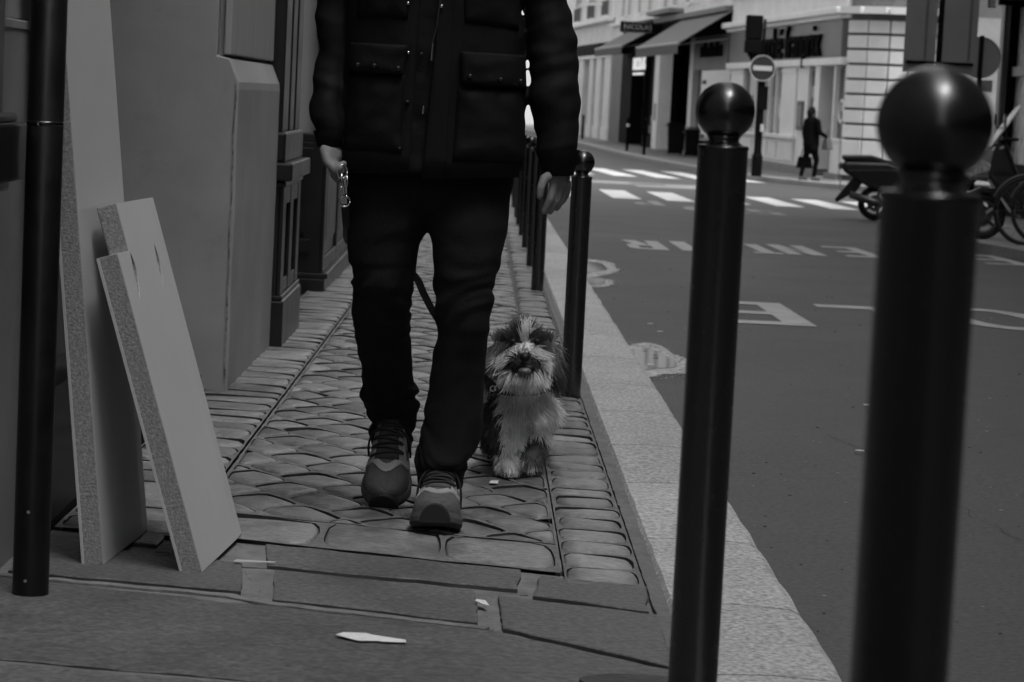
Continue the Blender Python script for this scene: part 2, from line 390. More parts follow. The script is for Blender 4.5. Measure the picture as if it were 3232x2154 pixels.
# kerb of granite stones
mb = MB()
for a, b in zip([-60, 2, 6, 20, 42], [2, 6, 20, 42]): mb.hexa([gp(.40, a, -.3), gp(.655, a, -.3), gp(.655, b, -.3), gp(.40, b, -.3), gp(.40, a, -.02), gp(.655, a, -.02), gp(.655, b, -.02), gp(.40, b, -.02)])
kerb = mb.build('kerb', m_mortar, kind='structure')
joints = [2.2, 3.35, 4.28, 4.93, 5.72, 6.62, 7.42, 8.3, 9.2, 10.28, 11.35, 12.4, 13.5, 14.5, 15.6, 16.6, 17.7, 18.7, 19.8, 20.9, 22, 23, 24.1, 25.1, 26.2, 27.3, 28.4, 29.5, 30.6, 31.7, 32.8, 33.9, 35, 36, 37, 38, 39, 40, 41, 42]
for i, (a, b) in enumerate(zip(joints, joints[1:])):
    mb = MB(); g = .004; ny = 10; rs = []
    for k in range(ny + 1):
        y = lerp(a + g, b - g, k / ny); e = .012 if k in (0, ny) else 0; z = lambda dz: zg(y) + dz
        w0 = .004 * nz((0, y, i), 6); w1 = .007 * nz((5, y, i), 5)
        rs.append([Vector((.402, y, z(-.3))), Vector((.402 + w0, y, z(-.012 - e * .3))), Vector((.412 + w0, y, z(.0 - e * .3))), Vector((.53, y, z(.004 - e * .3))), Vector((.645 + w1, y, z(-.002 - e * .3))), Vector((.662 + w1, y, z(-.009 - e * .3))), Vector((.674 + w1, y, z(-.03))), Vector((.678, y, z(-.3)))])
    o = mb.rings(rs).build('kerb_stone', m_kerb, kerb, smooth=False, local=(.54, (a + b) / 2, zg(a))); o.location = (.54, (a + b) / 2, zg(a))

# painted school marking, read from the other side, letters are flat sheets of paint 4 mm above the asphalt
def road_letter(ch, x0, x1, y0, y1, mat, thick=.19):
    mb = MB(); t = thick; u = lambda a: x1 - a * (x1 - x0); w = lambda b: y1 - b * (y1 - y0)    # turned by 180 degrees
    k = t / (x1 - x0) if x1 - x0 > t else 1; tv = .13
    def quad(ps): mb.add([gp(u(a), w(b), ROAD + .004) for a, b in ps], [tuple(range(len(ps)))])
    R = lambda a0, b0, a1, b1: quad([(a0, b0), (a1, b0), (a1, b1), (a0, b1)])
    if ch == 'E': R(0, 0, k, 1); R(k, 0, 1, tv); R(k, .44, .9, .44 + tv); R(k, 1 - tv, 1, 1)
    if ch == 'L': R(0, 0, k, 1); R(k, 0, 1, tv)
    if ch == 'I': R(0, 0, 1, 1)
    if ch == 'T': R(0, 1 - tv, 1, 1); R(.5 - k / 2, 0, .5 + k / 2, 1 - tv)
    if ch == 'N': R(0, 0, k, 1); R(1 - k, 0, 1, 1); quad([(k, .72), (1 - k, 0), (1 - k, .28), (k, 1)])
    if ch == 'M': R(0, 0, k, 1); R(1 - k, 0, 1, 1); quad([(k, .7), (.5, .25), (.5, .55), (k, 1)]); quad([(.5, .25), (1 - k, .7), (1 - k, 1), (.5, .55)])
    if ch == 'A': quad([(0, 0), (k, 0), (.5 + k * .35, 1), (.5 - k * .35, 1)]); quad([(1 - k, 0), (1, 0), (.5 + k * .35, .99), (.5, .8)]); R(.3, .28, .72, .28 + tv)
    if ch in 'RP':
        R(0, 0, k, 1); R(k, 1 - tv, .8, 1); R(k, .44, .8, .44 + tv); quad([(.8, .44), (1, .54), (1, .9), (.8, 1), (.8, 1 - tv), (1 - k * .8, .85), (1 - k * .8, .6), (.8, .44 + tv)])
        if ch == 'R': quad([(.42, .44), (1 - k, 0), (1, 0), (.42 + k, .44)])
    if ch in 'OC':
        n = 28; vs = []
        for i in range(n + 1):
            a = 2 * math.pi * i / n
            if ch == 'C' and (a < .7 or a > 5.6): continue
            vs += [gp(u(.5 + .5 * math.cos(a)), w(.5 + .5 * math.sin(a)), ROAD + .004), gp(u(.5 + (.5 - k) * math.cos(a)), w(.5 + (.5 - tv) * math.sin(a)), ROAD + .004)]
        mb.add(vs, [(2 * i, 2 * i + 2, 2 * i + 3, 2 * i + 1) for i in range(len(vs) // 2 - 1)])
    if ch == 'S': R(0, 1 - tv, 1, 1); R(0, .44, 1, .44 + tv); R(0, 0, 1, tv); R(0, .44 + tv, k, 1 - tv); R(1 - k, tv, 1, .44)
    return mb.build('painted_letter', mat, road)
for ch, a, b, y0, y1 in (('E', 1.40, 1.90, 14.1, 15.95), ('L', 2.12, 2.62, 14.1, 16.05), ('O', 2.83, 3.55, 14.6, 16.4), ('C', 3.75, 4.4, 14.4, 16.3), ('E', 4.6, 5.0, 14.6, 16.4)):
    road_letter(ch, a, b, y0, y1, m_worn, .17)
for ch, a, b, y0, y1 in (('R', 1.33, 1.68, 22.5, 24.2), ('I', 1.80, 1.95, 22.6, 24.4), ('A', 2.05, 2.45, 22.7, 24.5), ('T', 2.35 + .12, 2.74, 22.8, 24.6), ('N', 2.78, 3.14, 22.9, 24.8), ('E', 3.34, 3.69, 23.0, 25.0), ('M', 3.88, 4.42, 22.9, 24.9), ('E', 4.60, 5.02, 22.9, 24.7)):
    road_letter(ch, a, b, y0, y1, m_worn, .13)
for ch, a, b, y0, y1 in (('P', 2.2, 2.62, 36.2, 38.4), ('O', 2.8, 3.25, 34.4, 36.4), ('T', 3.35, 3.65, 34.5, 36.5), ('S', 3.75, 4.15, 34.5, 36.5)):
    road_letter(ch, a, b, y0, y1, m_faint, .16)
# two zebra crossings
for i in range(9):
    x = 1.15 + i * .84; MB().add([gp(x + a, y, ROAD + .004) for y in (39.0, 44.2) for a in (0, .45)], [(0, 1, 3, 2)]).build('zebra_stripe', m_white, road)
for i in range(7):
    x = .6 + i * .98; q = [(x + .4, 58.2), (x + .95, 58.0), (x + .45, 64.4), (x - .08, 64.6)]
    MB().add([gp(a, b, ROAD + .004) for a, b in q], [(0, 1, 2, 3)]).build('zebra_stripe', m_white, road)
for x0, y0, x1, y1 in ((1.6, 49.5, 3.6, 52), (2.9, 48, 4.9, 51.5)):
    MB().add([gp(x0, y0, ROAD + .004), gp(x1, y0, ROAD + .004), gp(x1, y1, ROAD + .004), gp(x0, y1, ROAD + .004)], [(0, 1, 2, 3)]).build('faded_stripe', m_faint, road)

# puddles at the kerb with pale dried sediment round them
m_water = M('puddle_water', .03, .03, var=.1, scale=2, spec=.6)
m_sed = M('sediment', .44, .9, var=.5, scale=25, bump=.6, bscale=160, fine=.3)
def puddle(cx, cy, rx, ry, seed, frac):
    n = 40; mb = MB(); rim = MB(); vi = []; vo = []
    for k in range(n):
        a = 2 * math.pi * k / n; w = 1 + .35 * nz((math.cos(a), math.sin(a), seed), 1.3)
        x, y = cx + rx * w * math.cos(a), cy + ry * w * math.sin(a); x2, y2 = cx + .01 + rx * w * frac * (1 + .15 * nz((x, y, 2), 9)) * math.cos(a), cy + ry * w * frac * math.sin(a) * 1.08
        vi.append(gp(max(x, .685), y, ROAD + .007)); vo.append(gp(max(x2, .683), y2, ROAD + .004))
    mb.add(vi, [tuple(range(n))]); rim.add(vo, [tuple(range(n))])
    rim.build('sediment', m_sed, kind='stuff'); mb.build('puddle', m_water, kind='structure')
    gr = MB(); r = random.Random(seed)
    for k in range(260):
        a = r.uniform(0, 6.28); d = frac * r.uniform(.85, 1.15) ; x, y = cx + rx * d * math.cos(a), cy + ry * d * math.sin(a)
        if x < .69: continue
        s = r.uniform(.002, .006); p = gp(x, y, ROAD + .004); gr.prism([p + Vector((s * math.cos(t), s * math.sin(t), 0)) for t in (0, 1.5, 3.0, 4.6)], (0, 0, s * .7))
    gr.build('grit', m_sed, kind='stuff')
puddle(.76, 11.5, .13, .55, 3, 1.45); puddle(.80, 19.2, .17, .7, 5, 1.5); puddle(.74, 17.2, .12, .35, 8, 1.5)

# fine chips, dust and cracks on the carriageway
m_chip_l = M('pale_grit', .4, .8); m_crk = M('crack', .012, .9)
for nm, mt, n, sd in (('pale_grit', m_chip_l, 260, 1), ('dark_grit', m_crk, 320, 2)):
    mb = MB(); r = random.Random(sd)
    for k in range(n):
        y = 4.4 + 22 * r.random() ** 1.6; x = .72 + r.random() ** (2.2 if k % 2 else 1) * (.35 * y)
        s = r.uniform(.0015, .0042) * (1 + y * .05); p = gp(x, y, ROAD + .002); a0 = r.uniform(0, 6); e = r.uniform(.4, 1)
        mb.prism([p + Vector((s * math.cos(t + a0), s * e * math.sin(t + a0), 0)) for t in (0, 1.3, 2.6, 3.9, 5.2)], (0, 0, s * .3))
    mb.build(nm, mt, kind='stuff')
def crack(pts, w, seed):
    q = []
    for (a, b), (c, d) in zip(pts, pts[1:]):
        for k in range(20): t = k / 20; q.append((lerp(a, c, t), lerp(b, d, t)))
    l = [gp(x + .03 * nz((x, y, seed), 7) + w * (.3 + abs(nz((x, y, seed), 40))), y, ROAD + .004) for x, y in q]; r = [gp(x + .03 * nz((x, y, seed), 7), y, ROAD + .004) for x, y in q]
    mb = MB(); mb.add(l + r, [(i, i + 1, len(q) + i + 1, len(q) + i) for i in range(len(q) - 1)]); mb.build('crack', m_crk, road)
crack([(1.26, 8.9), (1.36, 8.3), (1.42, 7.2), (1.52, 6.2), (1.5, 5.2), (1.56, 4.3)], .005, 1); crack([(.69, 7.6), (.70, 6.2), (.695, 4.6)], .008, 4)
# ================================================================== HOUSES ON THE LEFT
m_ren = M('grey_render', .31, .72, var=.15, scale=2.6, bump=.05, bscale=60, spots=.14, detail=9)
m_ren2 = M('pale_render', .36, .7, var=.12, scale=4, bump=.2, bscale=50, spots=.3, stretch=(1, 1, .12))
m_timb = M('black_gloss_timber', .012, .32, var=.3, scale=5, bump=.12, bscale=25, spec=.5)
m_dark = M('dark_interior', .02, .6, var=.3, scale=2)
m_upper = M('upper_wall', .30, .8, var=.1, scale=1.5, bump=.2, bscale=20)
m_glass = M('shop_glass', .02, .06, var=.3, scale=1, spec=.7)
m_lpan = M('pale_panel', .42, .5, var=.06, scale=2)

def rough_edges(o, amp, s):                     # hand-finished plaster: wander the surface a little
    for v in o.data.vertices:
        w = o.matrix_world @ v.co; v.co += Vector((nz(w, s, 1), nz(w, s, 2), 0)) * amp
def sub_box(name, a, b, mat, parent, n=(1, 1, 1), amp=.003, s=5, bevel=.004):
    bm = bmesh.new(); bmesh.ops.create_cube(bm, size=1)
    a, b = Vector(a), Vector(b)
    for v in bm.verts: v.co = Vector([lerp(a[i], b[i], v.co[i] + .5) for i in range(3)])
    for ax in range(3):
        for k in range(1, n[ax]):
            co = Vector((0, 0, 0)); co[ax] = lerp(a[ax], b[ax], k / n[ax]); no = Vector((0, 0, 0)); no[ax] = 1
            bmesh.ops.bisect_plane(bm, geom=bm.verts[:] + bm.edges[:] + bm.faces[:], plane_co=co, plane_no=no)
    me = bpy.data.meshes.new(name); bm.to_mesh(me); bm.free()
    o = link(name, me, mat, parent, bevel=bevel); rough_edges(o, amp, s); return o

# --- the rendered pier and the house above it
house = empty('rendered_house', (-1.2, 8.4, zg(8.4)), label='grey rendered house pier with chamfered plinth beside the pavement', cat='building')
HL = Vector(house.location)
def L(o, root=house): o.location -= Vector(root.location); return o
prof = [(-1.75, -.12), (-.818, -.12)] + [(-.818 + .003 * nz((0, 0, z * .1), 9), z * .1) for z in range(0, 10)] + [(-.820, .925), (-.852, 1.0), (-.893, 1.008), (-.893, 3.2), (-1.75, 3.2)]
mb = MB(); rs = []
for y in [8.3525, 8.36] + [8.5 + .15 * k for k in range(10)] + [10.0]: rs.append([Vector((x + (.003 * nz((x, y, z), 4) if x > -.83 else 0), y, z)) for x, z in prof])
L(mb.rings(rs).build('pier', m_ren, house, bevel=.005))
L(box('corner_backing', (-.8925, 8.395, 1.008), (-.8722, 9.985, 3.2), m_ren, house))
L(sub_box('corner_strip', (-.872, 8.366, 1.012), (-.848, 9.99, 3.2), m_ren2, house, (1, 4, 8), .002, 4))
# worn arris with flaked paint down the corner of the plinth
mb = MB(); pts = [Vector((-.832 + .004 * nz((z, 0, 0), 9), 8.351, .92 - z * 1.0)) for z in [i * .02 for i in range(50)]]
for p, q in zip(pts, pts[1:]):
    w = .004 + .006 * abs(nz(p, 14)); mb.add([p + Vector((0, -.0015, 0)), p + Vector((w, -.0015, 0)), q + Vector((w, -.0015, 0)), q + Vector((0, -.0015, 0))], [(0, 1, 2, 3)])
L(mb.build('worn_arris', M('bare_plaster', .2, .9, var=.8, scale=30, bump=.5), house))
L(box('upper_storeys', (-6, 5.42, 3.2), (-.86, 12.9, 23), m_upper, house))
# dark recessed doorway the boards stand in front of
L(box('door_leaf', (-1.36, 5.24, -.12), (-1.30, 8.35, 3.2), m_timb, house, .006))
for z0, z1 in ((.05, .75), (.95, 2.4)):
    for y0, y1 in ((5.65, 6.7), (6.95, 8.1)):
        L(box('door_panel', (-1.299, y0, z0), (-1.285, y1, z1), m_timb, house, .01))
L(box('recess_shade_slab', (-1.30, 5.24, -.25), (-.905, 8.35, zg(5.3) + .012), M('recess_floor_shade', .015, .85, var=.3, scale=6, spec=.1), house))  # added slab, coloured near black as the shade on the recess floor
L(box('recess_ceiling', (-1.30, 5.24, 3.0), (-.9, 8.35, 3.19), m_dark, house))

# --- near wall at the left edge
nw = empty('near_wall', (-1.2, 4.2, zg(4.2)), label='pale rendered wall behind the black pole at the left edge', cat='wall')
L(sub_box('wall', (-2.2, -60, -.1), (-.925, 5.22, 1.02), m_ren, nw, (2, 10, 6), .003, 3), nw)
L(sub_box('upper_wall', (-2.2, -60, 1.023), (-.94, 5.22, 3.4), m_ren2, nw, (2, 10, 6), .003, 3), nw)
L(box('house_above', (-6, -60, 3.4), (-.9, 5.42, 23), m_upper, nw), nw)
L(box('coping', (-.9248, 2.0, 1.004), (-.921, 5.21, 1.022), m_ren2, nw, .003), nw)
# timber shopfront pilaster cut by the left edge
def pilaster(x0, x1, y0, y1, gz, root):
    w = lambda n, a, b, bv=.004: L(box(n, a, b, m_timb, root, bv), root)
    led = .735 + (gz + .11) * .8
    w('base_block', (x0, y0 - .012, gz - .02), (x1 + .012, y1 + .012, gz + .185), .008)
    w('base_moulding', (x0, y0 - .006, gz + .1855), (x1 + .005, y1 + .006, gz + .205), .004)
    w('shaft', (x0, y0, gz + .2055), (x1 - .02, y1, gz + led - .1), .003)
    # framed fronts on the street side and the camera side
    for ya, yb in ((y0 + .001, y0 + (y1 - y0) * .16), (y0 + (y1 - y0) * .42, y0 + (y1 - y0) * .58), (y1 - (y1 - y0) * .16, y1 - .001)):
        w('stile', (x1 - .0198, ya, gz + .206), (x1 - .004, yb, gz + led - .1005))
    for za, zb in ((gz + .2065, gz + .26), (gz + led - .17, gz + led - .101)):
        for ya, yb in ((y0 + (y1 - y0) * .162, y0 + (y1 - y0) * .418), (y0 + (y1 - y0) * .582, y1 - (y1 - y0) * .162)): w('rail', (x1 - .0198, ya, za), (x1 - .006, yb, zb))
    w('ledge_cove', (x0, y0 - .012, gz + led - .0995), (x1 + .004, y1 + .012, gz + led - .07), .012)
    w('ledge', (x0, y0 - .04, gz + led - .0695), (x1 + .03, y1 + .04, gz + led), .008)
    w('column_foot', (x0, y0 - .004, gz + led + .0005), (x1 - .004, y1 + .004, gz + led + .12), .01)
    for ya, yb in ((y0 + .01, y0 + (y1 - y0) * .30), (y0 + (y1 - y0) * .40, y0 + (y1 - y0) * .62), (y0 + (y1 - y0) * .72, y1 - .01)):
        w('slender_column', (x0 + .02, ya, gz + led + .1205), (x1 - .02, yb, 3.2), .006)
    w('back', (x0 - .2, y0 + .02, gz), (x0 + .019, y1 - .02, 3.2))
shop1 = empty('timber_shopfront', (-.9, 10.5, zg(10.5)), label='black timber shopfront pilaster with moulded ledge next to the grey pier', cat='shopfront')
pilaster(-.93, -.785, 10.03, 10.95, zg(10.4), shop1)
L(box('entry_door', (-1.55, 10.96, -.2), (-1.5, 13.28, 3.2), m_timb, shop1, .004), shop1)
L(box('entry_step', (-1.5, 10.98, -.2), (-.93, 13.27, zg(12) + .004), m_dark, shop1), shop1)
shop0 = empty('timber_shopfront', (-.95, 4.2, zg(4.2)), label='black timber ledge and post cut off by the left edge of the picture', cat='shopfront')
w0 = lambda n, a, b, bv=.004: L(box(n, a, b, m_timb, shop0, bv), shop0)
w0('ledge', (-.924, 3.3, .722), (-.855, 4.775, .828), .006); w0('ledge_cap', (-.924, 3.3, .8285), (-.872, 4.74, .845), .006)
w0('ledge_cove', (-.924, 3.3, .700), (-.885, 4.745, .7215), .006); w0('ledge_bracket', (-.924, 3.3, .672), (-.895, 4.68, .6995), .008)
w0('post', (-.924, 3.6, .8455), (-.893, 4.70, 3.0), .004)
# second shopfront, beyond the entry
shop2 = empty('panelled_shopfront', (-.9, 15, zg(15)), label='dark panelled timber shopfront with window behind the walking man', cat='shopfront')
w2 = lambda n, a, b, bv=.004, m=m_timb: L(box(n, a, b, m, shop2, bv), shop2)
for i, y in enumerate(range(0, 3)):
    ya, yb = 13.3 + i * 3.6, 13.3 + i * 3.6 + 3.598; g = zg(ya + 1.8)
    w2('skirting', (-1.4, ya, g - .1), (-.815, yb, g + .085), .006); w2('skirting_moulding', (-1.4, ya, g + .0855), (-.80, yb, g + .115), .006)
    w2('stall_riser', (-1.4, ya + .002, g + .1155), (-.845, yb, g + .80), .003)
    for k in range(3):
        y0 = ya + .08 + k * 1.18
        for a, b in (((-.8448, y0 - .07, g + .116), (-.828, y0 + .05, g + .80)),): w2('stile', a, b, .004)
        w2('raised_panel', (-.8448, y0 + .16, g + .27), (-.832, y0 + .98, g + .66), .012)
        w2('bottom_rail', (-.8448, y0 + .052, g + .116), (-.829, y0 + 1.108, g + .19), .003); w2('top_rail', (-.8448, y0 + .052, g + .72), (-.829, y0 + 1.108, g + .80), .003)
    w2('sill', (-1.4, ya + .001, g + .8005), (-.80, yb, g + .845), .006)
    w2('window_glass', (-1.38, ya + .12, g + .846), (-.86, yb - .05, 2.7), 0, m_lpan if i == 0 else m_glass)
    w2('window_post', (-1.4 if i else -.885, ya + .003, g + .8455), (-.84, ya + .119, 2.7), .004)
w2('end_frame', (-1.36, 13.285, zg(13.3) + .20), (-.90, 13.2995, zg(13.3) + .27), .003); w2('end_frame', (-1.36, 13.285, zg(13.3) + .68), (-.90, 13.2995, zg(13.3) + .75), .003)
w2('end_raised_panel', (-1.3, 13.287, zg(13.3) + .30), (-.93, 13.2995, zg(13.3) + .65), .008)
w2('fascia', (-1.4, 13.3, 2.7), (-.8, 24.1, 3.3), .01); L(box('house_above', (-6, 12.92, 3.3), (-.84, 40, 23), m_upper, shop2), shop2)
L(box('far_front', (-3, 24.12, -.6), (-.83, 40, 3.3), m_upper, shop2), shop2)

# ================================================================== CHIPBOARD OFFCUTS
def chip_mat():
    m = M('chipboard_core', .30, .85, var=.32, scale=120, bump=.35, bscale=200, fine=.24, obj=True, spots=.35); return m
m_chip = chip_mat(); m_lam = M('white_laminate', .56, .42, var=.05, scale=3, bump=.05, bscale=30, obj=True, spots=.06, spec=.4)
def board(label, p0, pdir, wid, length, lean, thick, notch, slots, zrot_lean):
    # local axes: x = outwards (laminated face), y = across the board, z = up along its length
    root = empty('worktop_board', p0, label=label, cat='board', group='worktop offcuts leaning at the doorway')
    yv = Vector(pdir).normalized(); up = Vector((math.sin(-lean), 0, math.cos(lean))); up = (up - yv * up.dot(yv)).normalized(); xv = yv.cross(up)
    root.matrix_world = Matrix(((xv.x, yv.x, up.x, p0[0]), (xv.y, yv.y, up.y, p0[1]), (xv.z, yv.z, up.z, p0[2]), (0, 0, 0, 1)))
    def outline():
        if not notch: return [(0, 0), (wid, 0), (wid, length), (0, length)]
        return [(0, 0), (wid, 0), (wid, length), (notch[0], length), (notch[0], length - notch[1]), (0, length - notch[1])]
    r = .09; ol = outline()
    def shape(x0, x1, yend, mbb):
        q = [(min(y, yend), z) for y, z in ol]; mbb.prism([Vector((x0, y, z)) for y, z in q], (x1 - x0, 0, 0))
    mb = MB(); shape(-thick, -.0012, wid - r, mb); core = link('core', mb.mesh('core'), m_chip, root, bevel=.0012)
    mb = MB(); shape(-.001, .0, wid - r, mb); face = link('laminate_face', mb.mesh('face'), m_lam, root)
    mb = MB(); shape(-thick - .0011, -thick - .0001, wid - r, mb); link('backing_sheet', mb.mesh('back'), M('backing_paper', .10, .8, obj=True), root)
    d = .006; prof = [(0, wid - r + .0002), (-d, wid - .012), (-d - .004, wid - .004), (-d - .012, wid), (-thick, wid), (-thick, wid - r + .0002)]
    MB().prism([Vector((x, y, 0)) for x, y in prof], (0, 0, length)).build('rounded_edge', m_lam, root, smooth=False)
    MB().box((-thick - .004, -.0015, 0), (-thick + .0015, .003, length - (notch[1] if notch else 0))).build('edge_strip', m_lam, root)
    if slots:
        cut = MB()
        for y, z, l, w in slots:
            pts = [(w * math.sin(math.pi * k / 10) * (1 - .4 * k / 10), k / 10 * l) for k in range(11)] + [(-.12 * w * math.sin(math.pi * k / 10), k / 10 * l) for k in range(9, 0, -1)]
            cut.prism([Vector((-.02, y + a - .25 * b, z - b)) for a, b in pts], (.03, 0, 0))
        c = link('cutter', cut.mesh('cutter'), None); c.matrix_world = root.matrix_world
        bpy.context.view_layer.update()
        for o in (core, face):
            md = o.modifiers.new('slot', 'BOOLEAN'); md.operation = 'DIFFERENCE'; md.object = c; md.solver = 'EXACT'
        bpy.context.view_layer.update()
        dg = bpy.context.evaluated_depsgraph_get()
        ms = [(o, bpy.data.meshes.new_from_object(o.evaluated_get(dg))) for o in (core, face)]
        for o, me in ms: o.modifiers.clear(); o.data = me
        bpy.data.objects.remove(c)
    return root
bA = board('tall chipboard worktop leaning against the doorway, shorter board propped on it', (-.727, 5.033, zg(5.03) + .001), (.035, .43, 0), .452, 1.95, math.radians(6.2), .040, None, None, 0)
bB = board('short chipboard worktop offcut with notched top, leaning on the taller board', (-.525, 5.0, zg(5) + .001), (.038, .48, 0), .492, .755, math.radians(17.2), .040, (.10, .098), [(.11, .655, .10, .032), (.345, .66, .10, .028)], 0)

# ================================================================== POLE AND BOLLARDS
m_iron = M('black_bollard_paint', .004, .25, var=.3, scale=30, bump=.12, bscale=28, spec=.9, coat=.1, obj=True)
m_chipd = M('bare_metal_chip', .3, .5, metal=.6)
pole = empty('scaffold_pole', gp(-.814, 4.70), label='plain black steel pole standing left of the chipboard boards', cat='pole')
mb = MB(); mb.lathe([(.0345, -.02), (.0345, 0), (.0338, .01), (.0338, 2.9)], n=40); mb.build('tube', M('black_pole_paint', .0045, .38, var=.3, scale=20, bump=.05, spec=.4), pole, smooth=True)
MB().lathe([(.0338, .876), (.0343, .879), (.0343, .882), (.0338, .885)], n=40).build('seam', m_iron, pole, smooth=True)
for a, z in ((-1.75, .88), (-1.85, 1.15), (-1.65, .16), (-1.7, .03)):
    c, s = math.cos(a), math.sin(a); MB().lathe([(.0001, 0), (.0032, .0), (.002, .0012), (.0001, .0014)], n=8, axis='y').build('paint_chip', m_chipd, pole, local=None).matrix_local = Matrix.Translation((c * .0342, s * .0342, z))
def bollard(x, y, h, label, detail=True):
    r = .0352; root = empty('bollard', gp(x, y), label=label, cat='bollard', group='black iron bollards along the kerb')
    ct = h - r * 2.62
    MB().lathe([(r, -.03), (r, 0), (r, ct - .004), (r * 1.03, ct - .002), (r * 1.03, ct + .001), (r * .97, ct + .003), (r * .80, ct + .0035)], n=48).build('shaft', m_iron, root, smooth=True)
    MB().lathe([(r * .799, ct + .002), (r * .76, ct + r * .12), (r * .62, ct + r * .22), (r * .60, ct + r * .32), (r * .70, ct + r * .48)], n=40).build('neck', m_iron, root, smooth=True)
    R = r * 1.18; cz = h - R
    prof = [(R * math.cos(a), cz + R * math.sin(a)) for a in [math.radians(-58 + 148 * k / 26) for k in range(26)]] + [(.0003, h)]
    MB().lathe(prof, n=48).build('ball', m_iron, root, smooth=True)
    return root
bollard(.317, 1.80, .977, 'nearest black ball-topped bollard, large and blurred at the right')
bollard(.332, 3.56, .996, 'second black ball-topped bollard, tall, in front of the road, left of the nearest')
bollard(.331, 8.65, .848, 'black ball-topped bollard standing just right of the dog')
bollard(.326, 14.22, .848, 'black bollard rising below the hanging hand')
for i, (y, t) in enumerate(((16.65, 'first of the bollards bunched behind the hand, left of the nearest one there'), (19.1, 'second of the bollards bunched behind the hand'), (21.3, 'third of the bollards bunched behind the hand'), (23.6, 'fourth of the bollards bunched behind the hand'), (25.4, 'fifth of the bollards bunched behind the hand'), (28.5, 'sixth of the bollards bunched behind the hand'), (34, 'farthest of the bollards bunched behind the hand'))):
    bollard(.335 + .0015 * (y - 16), y, .848, t)

# ================================================================== LITTER
m_paper = M('paper', .75, .8, var=.08, scale=20, bump=.3, bscale=60)
def scrap(name, label, cx, cy, pts, mat, curl=.006, dz=.0035, cat='litter', th=.0012):
    vs = [Vector((x, y, abs(nz((x, y, cx), 30)) * curl)) for x, y in pts]; mb = MB(); mb.prism(vs, (0, 0, th))
    o = mb.build(name, mat, label=label, cat=cat); o.location = gp(cx, cy, dz); return o
scrap('torn_paper', 'torn white scrap of paper lying on the big slab in the foreground', -.162, 4.41, [(-.062, .012), (-.05, .035), (-.01, .042), (.004, .016), (.03, .018), (.062, .004), (.064, -.018), (.02, -.022), (.012, -.014), (-.02, -.024), (-.028, -.016), (-.045, -.004)], m_paper)
scrap('paper_scrap', 'small white paper scrap on the paving in front of the dog paw', .062, 6.44, [(-.012, -.02), (.010, -.012), (.012, .03), (-.008, .02)], m_paper)
scrap('paper_scrap', 'tiny white scrap stuck in the slab joint at lower centre', .035, 4.80, [(-.014, .0), (0, -.015), (.014, -.03), (.006, .012), (-.01, .03)], m_paper, .012)
scrap('wood_splinter', 'thin pale splinter on the paving beside the short board', -.44, 5.12, [(-.035, -.004), (.05, .002), (.052, .01), (-.03, .012)], M('splinter', .4, .8), .004)
scrap('twig', 'small dark twig on the ground between the two boards', -.63, 5.19, [(-.014, -.008), (.016, -.006), (.015, .008), (-.015, .006)], m_dark, .002)
m_tar = M('tar_patch', .03, .6, var=.3, scale=20, bump=.5)
q = [(.10 * math.cos(a) * (1 + .1 * math.sin(3 * a)), .075 * math.sin(a)) for a in [k * .3 for k in range(21)]]
scrap('tar_patch', 'dark rounded lump of tar on the pavement at the foot of the second bollard', .30, 4.12, q, m_tar, .004, .003, 'patch', .006)
for i, (x, y, w) in enumerate(((.93, 13.6, .03), (.95, 13.1, .03), (.80, 12.0, .02), (.83, 11.65, .025), (.78, 11.2, .03), (1.3, 8.4, .03), (1.55, 9.9, .03), (.70, 6.55, .05))):
    names = ['pale stub lying on the asphalt above the puddle', 'second pale stub on the asphalt above the puddle', 'dark leaf at the upper end of the near puddle', 'dark leaf floating in the near puddle', 'cigarette stub floating in the near puddle', 'pale fleck on the asphalt between the two front bollards', 'small pale fleck on the asphalt below the painted letters', 'pale stick at the kerb edge by the stone joint']
    o = scrap('road_litter', names[i], x, y, [(-w / 2, -.012), (w / 2, -.006), (w / 2, .014), (-w / 2, .012)], m_dark if i in (2, 3) else m_paper, .004, ROAD + .012)
# ================================================================== WALKING MAN
m_jack = M('waxed_jacket', .006, .75, var=.25, scale=9, bump=.2, bscale=55, spec=.18)
m_jean = M('black_denim', .0085, .85, var=.5, scale=8, bump=.3, bscale=400, spec=.2)
m_skin = M('skin', .20, .55, var=.1, scale=30, bump=.2, bscale=160, spec=.4)
m_metal = M('chrome', .55, .18, metal=1, var=.05)
m_btn = M('dark_button', .02, .3, metal=.3)
man = empty('person', gp(-.12, 5.8), label='man in dark field jacket, black jeans and running shoes walking a dog', cat='person')
MI = Matrix.Translation(-Vector(man.location))
def pman(o): o.matrix_local = MI.copy(); return o
def ell(y, xl, xr, Y, kd=1.0, n=36, ex=2.0, dy=0.0):
    a, b = at(xl, y, Y), at(xr, y, Y); c = (a + b) / 2; h = (b - a) / 2; d = Vector((0, h.length * kd, 0)); r = []
    for k in range(n):
        t = 2 * math.pi * k / n; cs, sn = math.cos(t), math.sin(t)
        r.append(c + h * math.copysign(abs(cs) ** (2 / ex), cs) + d * math.copysign(abs(sn) ** (2 / ex), sn))
    return r
